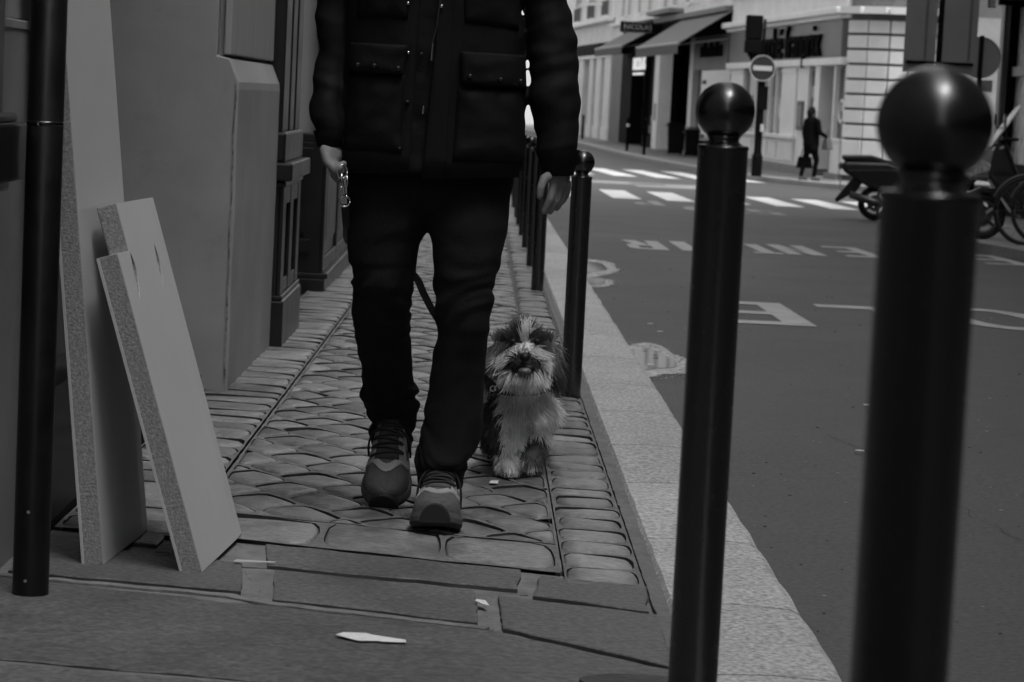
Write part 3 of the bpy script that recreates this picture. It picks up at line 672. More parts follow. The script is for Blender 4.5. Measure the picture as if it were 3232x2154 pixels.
def loft(tab, step, fold, n=40, ex=2.0, seed=0, mb=None, jean=False):
    mb = mb or MB(); y = tab[0][0]; rs = []
    while y <= tab[-1][0] + .01:
        xl, xr, Y, kd, wr = table(tab, y); r = ell(y, xl, xr, Y, kd, n, ex); c = sum(r, Vector()) / n; q = []
        for p in r:
            d = (p - c).normalized()
            sg = 1 if seed % 2 else -1; f = .8 * noise.noise(Vector((p.x * 10 + sg * p.z * 11 + seed, p.y * 8, p.z * 17 - sg * p.x * 9))) + .45 * noise.noise(Vector((p.x * 16 - sg * p.z * 22, p.y * 14 + seed, p.z * 30))) + .6 * noise.noise(Vector((p.x * 6, p.y * 6 + seed, p.z * 7)))
            if jean: f = f * .55 + .9 * noise.noise(Vector((p.x * 9 + seed, p.y * 7, p.z * 34 + 5 * noise.noise(p * 6)))) * min(1.6, wr)
            q.append(p + d * f * wr * fold)
        rs.append(q); y += step
    return mb.rings(rs)
legL = [(330, 792, 985, 5.86, .95, .3), (400, 799, 987, 5.86, .95, .4), (450, 797, 988, 5.85, .98, .5), (525, 797, 985, 5.84, 1, .5), (560, 798, 964, 5.835, 1, .8), (600, 801, 956, 5.83, 1.05, 1), (615, 808, 953, 5.83, 1.05, 1), (655, 804, 946, 5.83, 1.1, 1.5), (685, 811, 943, 5.84, 1.1, 1.3), (750, 812, 943, 5.88, 1.1, .9), (800, 822, 946, 5.93, 1.1, .7), (850, 834, 949, 5.99, 1.1, .8), (885, 833, 953, 6.03, 1.1, 1.3), (910, 829, 961, 6.05, 1.05, 1.6), (935, 835, 965, 6.07, 1.0, 1.8), (965, 850, 961, 6.09, .95, 1.7), (1000, 856, 951, 6.10, .95, 1.5), (1040, 860, 944, 6.10, .95, .9)]
legR = [(330, 985, 1190, 5.86, .95, .3), (410, 984, 1181, 5.85, .95, .4), (450, 985, 1173, 5.84, .98, .5), (525, 985, 1167, 5.82, 1, .5), (560, 992, 1160, 5.81, 1, .6), (600, 994, 1152, 5.80, 1.05, .8), (650, 999, 1140, 5.79, 1.1, 1.2), (700, 1001, 1130, 5.785, 1.1, 1.4), (750, 1003, 1125, 5.785, 1.05, 1.2), (780, 1001, 1121, 5.79, 1.0, 1.0), (830, 993, 1117, 5.80, 1, .7), (880, 986, 1113, 5.81, 1, .6), (950, 975, 1110, 5.815, 1, .6), (1000, 967, 1105, 5.81, 1, .9), (1035, 958, 1098, 5.805, 1, 1.3), (1060, 956, 1090, 5.80, 1, 1.6), (1080, 957, 1078, 5.80, 1, 1.7), (1100, 960, 1068, 5.80, 1, 1.4), (1122, 963, 1060, 5.79, 1, .8)]
mb = MB(); loft(legL, 4, .008, seed=1, mb=mb, jean=True); loft(legR, 4, .008, seed=5, mb=mb, jean=True)
loft([(300, 790, 1190, 5.87, .52, .2), (430, 795, 1180, 5.86, .55, .2), (475, 815, 1160, 5.86, .5, .2), (505, 880, 1090, 5.86, .6, 0), (520, 950, 1020, 5.86, .9, 0)], 6, .004, 44, 2.4, 3, mb)
o = link('tmp', mb.mesh('tmp'), None); md = o.modifiers.new('r', 'REMESH'); md.mode = 'VOXEL'; md.voxel_size = .0045
s_ = o.modifiers.new('s', 'SMOOTH'); s_.factor = .5; s_.iterations = 2
pman(link('jeans', baked(o, 'jeans'), m_jean, man, smooth=True))
# jacket: trunk and sleeves fused, then pockets and plackets on top
trunk = [(-330, 935, 1060, 5.88, .9, .1), (-295, 870, 1130, 5.88, .62, .2), (-250, 812, 1182, 5.87, .62, .3), (-150, 792, 1200, 5.86, .62, .5), (0, 790, 1196, 5.85, .60, .8), (100, 788, 1202, 5.85, .60, .9), (200, 783, 1208, 5.845, .58, 1), (300, 777, 1209, 5.84, .56, 1), (360, 774, 1206, 5.835, .56, 1), (396, 774, 1199, 5.83, .56, .7)]
slL = [(-270, 800, 890, 5.87, 1, .3), (-230, 768, 880, 5.87, 1, .5), (-120, 738, 850, 5.87, 1, .8), (0, 726, 822, 5.86, 1, 1), (60, 725, 815, 5.85, 1, 1.1), (110, 728, 812, 5.845, 1, 1.3), (160, 721, 803, 5.83, 1, 1.3), (200, 716, 798, 5.82, 1, 1.3), (238, 709, 794, 5.81, 1, 1.3), (270, 712, 793, 5.80, 1, 1.2), (300, 722, 793, 5.795, 1, 1), (335, 731, 790, 5.79, 1, .6)]
slR = [(-270, 1100, 1200, 5.87, 1, .3), (-230, 1115, 1228, 5.87, 1, .5), (-120, 1165, 1270, 5.86, 1, .8), (0, 1197, 1303, 5.85, 1, 1.1), (50, 1202, 1317, 5.845, 1, 1.3), (100, 1208, 1325, 5.84, 1, 1.4), (160, 1214, 1328, 5.825, 1, 1.4), (220, 1219, 1330, 5.81, 1, 1.4), (290, 1228, 1333, 5.80, 1, 1.3), (335, 1234, 1331, 5.79, 1, 1.3), (375, 1240, 1326, 5.785, 1, 1), (402, 1247, 1316, 5.78, 1, .5)]
mb = MB(); loft(trunk, 5, .008, 60, 2.5, 2, mb); loft(slL, 5, .0065, 36, 2, 4, mb); loft(slR, 5, .0065, 36, 2, 9, mb)
o = link('tmp', mb.mesh('tmp'), None); md = o.modifiers.new('r', 'REMESH'); md.mode = 'VOXEL'; md.voxel_size = .005
s_ = o.modifiers.new('s', 'SMOOTH'); s_.factor = .5; s_.iterations = 2
jacket = pman(link('jacket', baked(o, 'jacket'), m_jack, man, smooth=True))
def chest(x, y, off):                            # point on the front of the trunk, raised by off metres
    xl, xr, Y, kd, wr = table(trunk, y); c, h = (xl + xr) / 2, (xr - xl) / 2; t = min(.985, abs(x - c) / h)
    d = h * .001 * kd * (1 - t ** 2.5) ** (1 / 2.5)
    return at(x, y, Y - d - off)
def patch(name, c4, off, mat, n=12, sag=0, par=None, seed=0):   # c4: tl, tr, br, bl in photo px; curved cloth piece with thickness
    mb = MB(); F = []; Bk = []
    for j in range(n + 1):
        for i in range(n + 1):
            u, v = i / n, j / n
            x = lerp(lerp(c4[0][0], c4[1][0], u), lerp(c4[3][0], c4[2][0], u), v); y = lerp(lerp(c4[0][1], c4[1][1], u), lerp(c4[3][1], c4[2][1], u), v)
            e = min(u, 1 - u, v * 1.4 if sag else 1, 1 - v); puff = sag * min(1, e * 5) ** .7 + .006 * noise.noise(Vector((x * .02 + seed, y * .03, seed))) * min(1, e * 8)
            F.append(chest(x, y, off + puff)); Bk.append(chest(x, y, -.012))
    m = (n + 1) ** 2; fs = []
    for j in range(n):
        for i in range(n): a = j * (n + 1) + i; fs += [(a, a + 1, a + n + 2, a + n + 1), (m + a + n + 1, m + a + n + 2, m + a + 1, m + a)]
    ed = [i for i in range(n)] + [n + i * (n + 1) for i in range(n)] + [m - 1 - i for i in range(n)] + [(n - i) * (n + 1) for i in range(n)]
    for a, b in zip(ed, ed[1:] + ed[:1]): fs.append((b, a, a + m, b + m))
    mb.add(F + Bk, fs); return pman_child(mb.build(name, mat, par, smooth=True), par)
def pman_child(o, par):
    o.matrix_local = MI.copy() if par is man else Matrix.Identity(4); return o
patch('placket', [(1040, -300), (1062, -300), (1022, 412), (970, 412)], .013, m_jack, 14, .002, jacket, 1)
patch('front_panel', [(1050, -250), (1190, -240), (1193, 408), (985, 412)], .008, m_jack, 16, .003, jacket, 2)
patch('front_panel', [(815, -240), (985, -250), (940, 398), (778, 388)], .008, m_jack, 16, .003, jacket, 3)
patch('pouch_pocket', [(1052, 200), (1203, 205), (1206, 372), (1040, 368)], .014, m_jack, 16, .012, jacket, 4)
patch('pocket_flap', [(1058, 118), (1208, 128), (1210, 204), (1063, 190)], .030, m_jack, 12, .004, jacket, 5)
patch('pouch_pocket', [(800, 172), (930, 172), (922, 350), (790, 338)], .014, m_jack, 16, .012, jacket, 6)
patch('pocket_flap', [(806, 98), (938, 104), (926, 172), (800, 164)], .030, m_jack, 12, .004, jacket, 7)
patch('chest_pocket', [(1062, -110), (1195, -110), (1192, 68), (1068, 50)], .014, m_jack, 14, .010, jacket, 8)
patch('chest_pocket', [(822, -110), (940, -110), (938, 42), (820, 40)], .014, m_jack, 14, .010, jacket, 9)
def button(x, y, off, r=.006, mat=m_btn):
    p = chest(x, y, off); o = MB().lathe([(.0003, -.005), (r * .6, -.0048), (r, -.002), (r, .004)], n=14, axis='y').build('button', mat, jacket, smooth=True); o.location = p
for x, y in ((1080, 176), (1150, 184), (1196, 188), (822, 150), (860, 152), (915, 158)): button(x, y, .037)
for x, y, mt in ((938, 8, m_metal), (938, 122, m_metal), (936, 235, m_btn), (918, 342, m_btn), (968, 125, m_btn), (1015, 15, m_metal)): button(x, y, .014, .0045, mt)
zp = [chest(x, y, .012) for x, y in ((1018, -120), (1012, 0), (1004, 60), (995, 95), (990, 140), (980, 180), (972, 240))]
MB().tube(zp[:5], .0022, 6).build('zip', M('zip_metal', .12, .35, metal=.8), jacket); MB().tube([chest(995, 100, .02), chest(992, 140, .022)], .003, 8).build('zip_pull', m_metal, jacket)
MB().tube([chest(974, 243, .016), chest(972, 262, .018)], .0028, 8).build('zip_end', m_metal, jacket)
# sleeve cuffs
def cuff(tab, y0, y1, grow):
    rs = []
    for y in (y0, (y0 + y1) / 2, y1, y1, y0):
        pass
    a0, a1 = table(tab, y0), table(tab, y1); out = [ell(y0, a0[0] - grow, a0[1] + grow, a0[2], 1, 32), ell(y1, a1[0] - grow, a1[1] + grow, a1[2], 1, 32)]
    inn = [ell(y1, a1[0] + 6, a1[1] - 6, a1[2], 1, 32), ell(y0, a0[0] + 6, a0[1] - 6, a0[2], 1, 32)]
    MB().rings(out + inn + out[:1], cap=False).build('cuff', m_jack, jacket, smooth=True)
cuff(slR, 345, 404, 2.5); cuff(slL, 300, 338, 2)
# body with head and hands: one continuous skin
P = at
caps = [(P(1000, -490, 5.84), P(1000, -470, 5.86), .088, .092), (P(1000, -430, 5.80), P(1000, -415, 5.80), .055, .045), (P(1000, -460, 5.755), P(1000, -445, 5.735), .014, .017),
        (P(908, -460, 5.87), P(907, -440, 5.87), .014, .012), (P(1093, -460, 5.87), P(1094, -440, 5.87), .014, .012), (P(1000, -420, 5.88), P(998, -310, 5.89), .058, .062),
        (P(890, -215, 5.88), P(1110, -215, 5.88), .05, .05), (P(925, -150, 5.87), P(1065, -150, 5.87), .105, .105), (P(990, -150, 5.86), P(988, 250, 5.86), .13, .13), (P(930, 290, 5.86), P(1045, 290, 5.86), .11, .11),
        (P(840, -190, 5.87), P(772, 80, 5.86), .042, .036), (P(770, 80, 5.86), P(758, 325, 5.79), .04, .026), (P(1155, -190, 5.87), P(1266, 90, 5.85), .042, .036), (P(1268, 90, 5.85), P(1285, 385, 5.79), .04, .027),
        (P(895, 330, 5.86), P(880, 650, 5.84), .07, .05), (P(880, 650, 5.84), P(893, 920, 6.04), .045, .03), (P(1085, 330, 5.86), P(1065, 650, 5.80), .07, .05), (P(1065, 650, 5.80), P(1020, 1060, 5.81), .045, .03)]
# hanging hand
caps += [(P(1285, 380, 5.79), P(1284, 415, 5.79), .027, .025), (P(1280, 395, 5.775), P(1275, 424, 5.77), .018, .013), (P(1292, 395, 5.80), P(1298, 424, 5.81), .02, .012),
         (P(1274, 422, 5.768), P(1264, 458, 5.755), .0115, .0098), (P(1264, 458, 5.755), P(1250, 487, 5.76), .0098, .0078),
         (P(1287, 426, 5.785), P(1279, 462, 5.770), .0115, .0095), (P(1279, 462, 5.770), P(1263, 488, 5.775), .0095, .0076),
         (P(1298, 427, 5.803), P(1292, 458, 5.79), .011, .009), (P(1292, 458, 5.79), P(1279, 480, 5.795), .009, .0073),
         (P(1306, 424, 5.818), P(1302, 448, 5.808), .0095, .008), (P(1302, 448, 5.808), P(1292, 466, 5.812), .008, .0066),
         (P(1274, 398, 5.77), P(1250, 412, 5.745), .014, .0115), (P(1250, 412, 5.745), P(1242, 434, 5.735), .011, .0098), (P(1242, 434, 5.735), P(1240, 452, 5.735), .0098, .008)]
# hand closed round the lead
caps += [(P(757, 325, 5.79), P(762, 360, 5.78), .025, .026), (P(755, 350, 5.77), P(768, 388, 5.76), .018, .014), (P(768, 385, 5.76), P(781, 398, 5.742), .0105, .0095), (P(781, 398, 5.742), P(791, 388, 5.752), .0092, .008),
         (P(764, 376, 5.755), P(779, 386, 5.735), .0105, .0092), (P(779, 386, 5.735), P(790, 376, 5.748), .009, .008), (P(766, 394, 5.775), P(780, 408, 5.758), .01, .009), (P(780, 408, 5.758), P(791, 400, 5.765), .0088, .0076),
         (P(745, 345, 5.765), P(752, 372, 5.748), .012, .0105), (P(752, 372, 5.748), P(770, 392, 5.735), .0105, .0085), (P(766, 402, 5.79), P(778, 416, 5.775), .009, .0078)]
pman(link('body', blend(caps, .0042, 3), m_skin, man, smooth=True))
hair = blend([(P(1000, -505, 5.87), P(1000, -480, 5.89), .088, .09), (P(1000, -430, 5.92), P(1000, -400, 5.92), .06, .05)], .008, 4, 'hair')
pman(link('hair', hair, M('dark_hair', .03, .6, var=.4, scale=60), man))
for x in (972, 1028):
    MB().lathe([(.0003, -.011), (.008, -.008), (.011, 0), (.008, .008), (.0003, .011)], n=12, axis='y').build('eye', M('eye_white', .5, .2), man, smooth=True).location = P(x, -470, 5.763) - Vector(man.location)
# running shoes
m_sh = M('shoe_mesh_fabric', .10, .8, var=.2, scale=60, bump=.4, bscale=300, obj=True); m_sl = M('shoe_light_overlay', .34, .55, var=.1, scale=30, obj=True)
m_sd = M('shoe_dark_overlay', .035, .6, var=.2, scale=30, obj=True); m_sole = M('shoe_rubber', .012, .7, obj=True); m_mid = M('shoe_midsole', .10, .6, var=.1, obj=True); m_pale = M('shoe_pale_panel', .5, .55, obj=True)
SL_, SW = .292, .112
wtab = [(0, .25), (.04, .52), (.15, .64), (.35, .66), (.55, .80), (.72, .98), (.82, 1.0), (.90, .88), (.96, .62), (.99, .34), (1, .1)]
htab = [(0, .075), (.1, .09), (.3, .10), (.42, .098), (.55, .085), (.68, .068), (.8, .056), (.9, .047), (.96, .038), (1, .022)]
def spring(u): return .018 * max(0, (u - .72) / .28) ** 1.6
def Ssurf(u, v, off=0):
    w = table(wtab, u)[0] * SW / 2 + off; h = table(htab, u)[0] + off; c, s = math.cos(v), math.sin(v)
    return Vector((w * math.copysign(abs(c) ** .75, c), -u * SL_ - off * (u ** 6), .024 + spring(u) + h * s ** .8))
def spatch(name, ufun0, ufun1, v0, v1, off, mat, root, n=14, m=6):
    mb = MB(); F = []; Bk = []
    for i in range(n + 1):
        v = lerp(v0, v1, i / n)
        for j in range(m + 1): u = lerp(ufun0(v), ufun1(v), j / m); F.append(Ssurf(u, v, off)); Bk.append(Ssurf(u, v, -.003))
    k = m + 1; N_ = (n + 1) * k; fs = []
    for i in range(n):
        for j in range(m): a = i * k + j; fs += [(a, a + 1, a + k + 1, a + k)]
    ed = [j for j in range(m)] + [m + i * k for i in range(n)] + [N_ - 1 - j for j in range(m)] + [(n - i) * k for i in range(n)]
    for a, b in zip(ed, ed[1:] + ed[:1]): fs.append((a, b, b + N_, a + N_))
    mb.add(F + Bk, fs); return mb.build(name, mat, root, smooth=True)
def shoe(mat4):

    us = [i / 26 for i in range(27)]; up = MB().rings([[Ssurf(u, math.pi * k / 18) for k in range(19)] for u in us], closed=False)
    up.add([Ssurf(1, math.pi * k / 18) for k in range(19)], [tuple(range(19))[::-1]]); up.add([Ssurf(0, math.pi * k / 18) for k in range(19)], [tuple(range(19))])
    upper = link('shoe', up.mesh('shoe'), m_sh, man, smooth=True); upper.matrix_local = MI @ mat4
    so = MB(); rs = []
    for z, g, sp in ((0, .0, 1), (.008, .004, 1), (.0115, .004, 1)):
        rs.append([Vector((sx * (table(wtab, u)[0] * SW / 2 + g), -u * SL_ - g * (u > .98), z + spring(u) * sp)) for sx, uu in ((1, us), (-1, us[::-1])) for u in uu])
    so.rings(rs); so.build('outsole', m_sole, upper)
    so = MB(); rs = []
    for z, g in ((.0117, .004), (.022, .005), (.032, .0015)):
        rs.append([Vector((sx * (table(wtab, u)[0] * SW / 2 + g), -u * SL_ - g * (u > .98), z + spring(u))) for sx, uu in ((1, us), (-1, us[::-1])) for u in uu])
    so.rings(rs, cap=True); so.build('midsole', m_mid, upper, smooth=False)
    pi = math.pi
    wav = lambda v: .02 * math.cos(6 * (v - pi / 2)) 
    zt = spring(1) + .004; MB().prism([Vector((.036 * math.cos(t), -SL_ - .0065, zt + .046 * math.sin(t))) for t in [math.pi * k / 12 for k in range(13)]], (0, .016, 0)).build('toe_bumper', m_sole, upper, bevel=.003)
    spatch('light_band', lambda v: .715 + wav(v) - .10 * abs(v - pi / 2), lambda v: .79 + wav(v) - .10 * abs(v - pi / 2), pi * .06, pi * .94, .0022, m_sl, upper, 28)
    for a, b in ((.05, .26), (.74, .95)): spatch('side_panel', lambda v: .30, lambda v: .46, pi * a, pi * b, .002, m_pale, upper)
    for a, b in ((.20, .36), (.64, .80)): spatch('eyestay', lambda v: .38, lambda v: .68, pi * a, pi * b, .003, m_sl, upper)
    spatch('tongue', lambda v: .30, lambda v: .69, pi * .37, pi * .63, .005, m_sd, upper)
    for q in (.42, .49, .56, .63):
        for s in (1, -1):
            pts = [Ssurf(q + .035 * t * s, pi * lerp(.30, .70, t), .008) for t in [i / 8 for i in range(9)]]; MB().tube(pts, .0032, 6).build('lace', m_sole, upper, smooth=True)
    for s in (1, -1):
        pts = [Ssurf(.45 + .05 * t, pi * (.5 + s * (.05 + .42 * t)), .007 + .005 * math.sin(3.1 * t)) for t in [i / 10 for i in range(11)]]; MB().tube(pts, .003, 6).build('lace_bow', m_sole, upper, smooth=True)
    return upper
fx = at(1012, 1180, 5.74)
shoe(Matrix.Translation((fx.x, 5.885, zg(5.75) + .001)) @ Matrix.Rotation(math.radians(-2), 4, 'Z') @ Matrix.Rotation(math.radians(-1.0), 4, 'X'))
# trailing shoe: heel lifted, toe still touching
T = at(883, 1166, 5.975); ph = math.radians(40)
shoe(Matrix.Translation((T.x, 5.975, zg(5.97) + .004)) @ Matrix.Rotation(math.radians(-3), 4, 'Z') @ Matrix.Rotation(ph, 4, 'X') @ Matrix.Translation((0, SL_ * .955, -.012)))

# ================================================================== LEAD
m_strap = M('black_webbing', .008, .7, bump=.3, bscale=300)
lead = empty('dog_lead', P(785, 400, 5.74), label='black dog lead with chrome snap hook hanging from the hand to the dog', cat='dog lead')
LI = Matrix.Translation(-Vector(lead.location))
path = [P(783, 388, 5.748), P(792, 470, 5.745), P(797, 520, 5.80), P(806, 560, 5.98), P(880, 592, 6.12), P(950, 632, 6.18), P(975, 678, 6.27), P(1000, 724, 6.36), P(1060, 815, 6.46), P(1135, 888, 6.56)]
sm = []
for i in range(len(path) - 1):
    p0, p1, p2, p3 = path[max(i - 1, 0)], path[i], path[i + 1], path[min(i + 2, len(path) - 1)]
    for k in range(6):
        t = k / 6; sm.append(.5 * ((2 * p1) + (p2 - p0) * t + (2 * p0 - 5 * p1 + 4 * p2 - p3) * t * t + (3 * p1 - p0 - 3 * p2 + p3) * t ** 3))
sm.append(path[-1]); mb = MB(); rs = []
for i, p in enumerate(sm):
    d = (sm[min(i + 1, len(sm) - 1)] - sm[max(i - 1, 0)]).normalized(); sd = d.cross(Vector((0, 1, .15))).normalized() * .009; nn = d.cross(sd).normalized() * .0015
    rs.append([p + sd + nn, p + sd - nn, p - sd - nn, p - sd + nn])
o = mb.rings(rs[6:]).build('strap', m_strap, lead); o.matrix_local = LI.copy()
def tor(c, R, r, ax1, ax2, n=24): return [Vector(c) + Vector(ax1) * R * math.cos(2 * math.pi * k / n) + Vector(ax2) * R * math.sin(2 * math.pi * k / n) for k in range(n + 1)]
ex, ez = Vector((1, .1, 0)), Vector((.05, 0, 1))
for nm, pts, r in (('swivel_ring', tor(P(792, 463, 5.74), .012, 0, ex, ez), .0026), ('swivel_ring', tor(P(787, 395, 5.735), .012, 0, Vector((.9, .4, 0)), ez * 1.3), .0022), ('snap_hook', [P(784, 398, 5.73), P(786, 412, 5.728), P(789, 436, 5.73), P(792, 452, 5.735)], .0035), ('hook_gate', [P(797, 404, 5.73), P(799, 418, 5.73), P(796, 432, 5.732), P(791, 440, 5.733)], .0022), ('trigger', [P(781, 431, 5.728), P(787, 432, 5.73)], .003)):
    o = MB().tube(pts, r, 8).build(nm, m_metal, lead, smooth=True); o.matrix_local = LI.copy()

# ================================================================== DOG
dogX = at(1190, 1097, 6.62); dog = empty('dog', gp(.11, 6.66), label='small shaggy long-haired dog with dark ears trotting beside the man', cat='dog')
DI = Matrix.Translation(-Vector(dog.location)); g6 = zg(6.6)
HC = P(1205, 826, 6.58)
def dx(x, y, Y): return P(x, y, Y)
dcaps = [(P(1205, 815, 6.60), P(1205, 832, 6.59), .060, .058), (P(1206, 838, 6.56), P(1205, 845, 6.51), .040, .030), (P(1185, 862, 6.55), P(1225, 862, 6.55), .026, .026),
         (P(1205, 868, 6.58), P(1205, 872, 6.53), .030, .020),
         (P(1150, 800, 6.61), P(1140, 858, 6.60), .024, .026), (P(1260, 800, 6.61), P(1270, 856, 6.60), .024, .026), (P(1200, 880, 6.63), P(1198, 940, 6.67), .055, .068),
         (P(1180, 945, 6.66), P(1222, 945, 6.66), .060, .060), (P(1198, 945, 6.68), P(1215, 935, 7.0), .078, .074), (P(1165, 975, 6.62), P(1166, 1040, 6.60), .040, .030), (P(1166, 1040, 6.60), P(1166, 1074, 6.59), .030, .027),
         (P(1166, 1076, 6.60), P(1167, 1078, 6.565), .026, .024), (P(1232, 985, 6.65), P(1236, 1025, 6.64), .032, .025), (P(1236, 1025, 6.64), P(1222, 1048, 6.60), .024, .021), (P(1222, 1048, 6.60), P(1218, 1056, 6.585), .02, .019)]
gz = zg(7.0)
def W3(x, y, z): return Vector((x, y, z))
dcaps += [(W3(.07, 7.0, gz + .20), W3(.055, 6.98, gz + .11), .05, .034), (W3(.055, 6.98, gz + .11), W3(.05, 7.03, gz + .06), .03, .022), (W3(.05, 7.03, gz + .06), W3(.05, 7.0, gz + .018), .022, .019),
          (W3(.17, 7.02, gz + .20), W3(.18, 7.04, gz + .11), .05, .034), (W3(.18, 7.04, gz + .11), W3(.18, 7.12, gz + .07), .03, .022), (W3(.18, 7.12, gz + .07), W3(.18, 7.10, gz + .018), .022, .019),
          (W3(.12, 7.06, gz + .25), W3(.13, 7.12, gz + .34), .022, .02), (W3(.13, 7.12, gz + .34), W3(.13, 7.05, gz + .38), .02, .02)]
PXM = 1.3736 * 6.6 / 8000
def furcol(p, rnd):
    d = p - HC; x, y = (d.dot(RT)) / PXM, -(d.dot(UP)) / PXM; n = nz(p, 22, 3); hd = p.y < 6.66 and y < 58 and abs(x) < 95
    if hd:
        ya = -26 + .0115 * x * x; th = 12 + .16 * abs(x)
        if abs(x - 2) < 8 and y < -46: return .55
        if abs(x) > 60 + 8 * n: return .03 + .13 * max(0, n + .1)
        if abs(y - ya) < th + 4 * n: return .66 + .1 * n
        if y < ya: return .022 + .08 * max(0, n) if abs(x - 2) > 8 else .35
        if abs(x) < 38 and y < 24: return .018
        return .38 + .16 * n
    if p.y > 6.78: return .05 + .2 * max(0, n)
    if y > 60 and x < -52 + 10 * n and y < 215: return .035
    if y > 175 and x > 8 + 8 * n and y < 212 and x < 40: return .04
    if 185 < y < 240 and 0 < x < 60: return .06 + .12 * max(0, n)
    return .46 + .25 * n
dskin = blend(dcaps, .006, 4); pass
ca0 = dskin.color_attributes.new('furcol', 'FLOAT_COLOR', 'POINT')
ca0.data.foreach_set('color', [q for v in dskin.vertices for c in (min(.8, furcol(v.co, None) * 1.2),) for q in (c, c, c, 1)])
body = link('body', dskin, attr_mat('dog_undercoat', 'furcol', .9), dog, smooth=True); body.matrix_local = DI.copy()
import bisect
tris = []; acc = []; tot = 0
for pl in dskin.polygons:
    vs = [dskin.vertices[i].co for i in pl.vertices]
    for k in range(1, len(vs) - 1):
        a = (vs[k] - vs[0]).cross(vs[k + 1] - vs[0]).length / 2; tot += a; acc.append(tot); tris.append((vs[0], vs[k], vs[k + 1]))
rg = random.Random(5); V = []; Fc = []; Cc = []
def strand(p, nrm, comb, L, w, c):
    d0 = (nrm * .75 + comb).normalized(); d1 = (nrm * .05 + comb).normalized(); sd = d0.cross(FW); sd = (sd.normalized() if sd.length > .05 else RT.copy())
    sd = (sd + Vector((rg.uniform(-.4, .4), rg.uniform(-.4, .4), rg.uniform(-.4, .4)))).normalized()
    b = len(V); q = p - nrm * .004
    for k in range(4):
        t = k / 3; ww = w * (1 - t * .92); V.extend([q - sd * ww, q + sd * ww]); cc = c * (.8 + .35 * t); Cc.extend([cc, cc])
        q = q + (d0.lerp(d1, t)).normalized() * (L / 3) + Vector((rg.uniform(-1, 1), rg.uniform(-1, 1), rg.uniform(-1, 1))) * L * .03
    for k in range(3): Fc.append((b + 2 * k, b + 2 * k + 1, b + 2 * k + 3, b + 2 * k + 2))
for i in range(34000):
    a, b_, c_ = tris[min(bisect.bisect(acc, rg.uniform(0, tot)), len(tris) - 1)]
    u, v = rg.random(), rg.random()
    if u + v > 1: u, v = 1 - u, 1 - v
    p = a + (b_ - a) * u + (c_ - a) * v; nrm = (b_ - a).cross(c_ - a).normalized()
    d = p - HC; x, y = d.dot(RT) / PXM, -d.dot(UP) / PXM; down = Vector((0, 0, -1)); jit = Vector((rg.uniform(-1, 1), rg.uniform(-1, 1), rg.uniform(-1, 1)))
    Ln = .030
    if p.y < 6.66 and y < 58 and abs(x) < 95:
        if y < -38: comb = Vector((.004 * x, .2, .5)); Ln = .034 if abs(x) > 12 else .042
        elif abs(x) > 56: comb = down * 1.1 + Vector((.003 * x, 0, 0)); Ln = .040
        elif abs(y + 26 - .0115 * x * x) < 14 + .16 * abs(x): comb = down * (.25 + .012 * abs(x)) + Vector((.02 * x, -.1, 0)); Ln = .030
        elif abs(x) < 34 and y < 22 and y > -20: comb = down * .5; Ln = .012
        else: comb = down + Vector((.006 * x, -.15, 0)); Ln = .036
    elif y > 190: comb = down * 1.0; Ln = .026
    else: comb = down * 1.0 + Vector((.004 * (x + 5), -.15 if p.y < 6.7 else .3, 0)); Ln = .042 if y < 130 else .030
    if p.z - zg(p.y) < .03: Ln = .013; comb = Vector((0, 0, -.2))
    cl = nz(p, 45, 8); comb = comb + jit * .22 + Vector((cl, 0, nz(p, 45, 4))) * .9
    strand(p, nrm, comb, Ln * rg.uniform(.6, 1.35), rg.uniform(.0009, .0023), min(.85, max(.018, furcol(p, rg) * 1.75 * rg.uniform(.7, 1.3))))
V = [v if v.z > zg(v.y) + .004 else Vector((v.x, v.y, zg(v.y) + .004)) for v in V]
me = bpy.data.meshes.new('fur'); me.from_pydata([tuple(v) for v in V], [], Fc); ca = me.color_attributes.new('furcol', 'FLOAT_COLOR', 'POINT')
ca.data.foreach_set('color', [q for c in Cc for q in (c, c, c, 1)])
fur = link('fur', me, attr_mat('dog_fur', 'furcol', .75), dog, smooth=True, kind='stuff'); fur.matrix_local = DI.copy()
def dball(nm, c, rx, ry, rz, mat):
    mb = MB(); mb.rings([[Vector(c) + Vector((rx * math.sin(t) * math.cos(a), ry * math.sin(t) * math.sin(a), rz * math.cos(t))) for a in [k * math.pi / 8 for k in range(16)]] for t in [.02 + .311 * j for j in range(11)]])
    o = mb.build(nm, mat, dog, smooth=True); o.matrix_local = DI.copy()
m_nose = M('dog_nose', .010, .5, spec=.3); dball('nose', P(1206, 822, 6.472), .014, .012, .011, m_nose)
dball('eye', P(1178, 786, 6.552), .008, .007, .008, m_nose); dball('eye', P(1234, 786, 6.552), .008, .007, .008, m_nose)
dball('tongue', P(1206, 853, 6.474), .017, .016, .009, M('tongue', .17, .35)); dball('mouth', P(1206, 847, 6.492), .028, .016, .012, m_nose)
cp = [P(1120 + 8, 892, 6.585), P(1140, 898, 6.562), P(1165, 903, 6.55), P(1198, 905, 6.545), P(1235, 903, 6.55), P(1262, 895, 6.58), P(1268, 880, 6.64), P(1200, 870, 6.70), P(1132, 880, 6.65), P(1128, 892, 6.585)]
o = MB().tube(cp, .008, 8).build('collar', m_strap, dog, smooth=True); o.matrix_local = DI.copy()
for x in (1133, 1143):
    o = MB().tube(tor(P(x, 893, 6.556), .007, 0, ex, ez, 12), .002, 6).build('collar_ring', m_metal, dog); o.matrix_local = DI.copy()
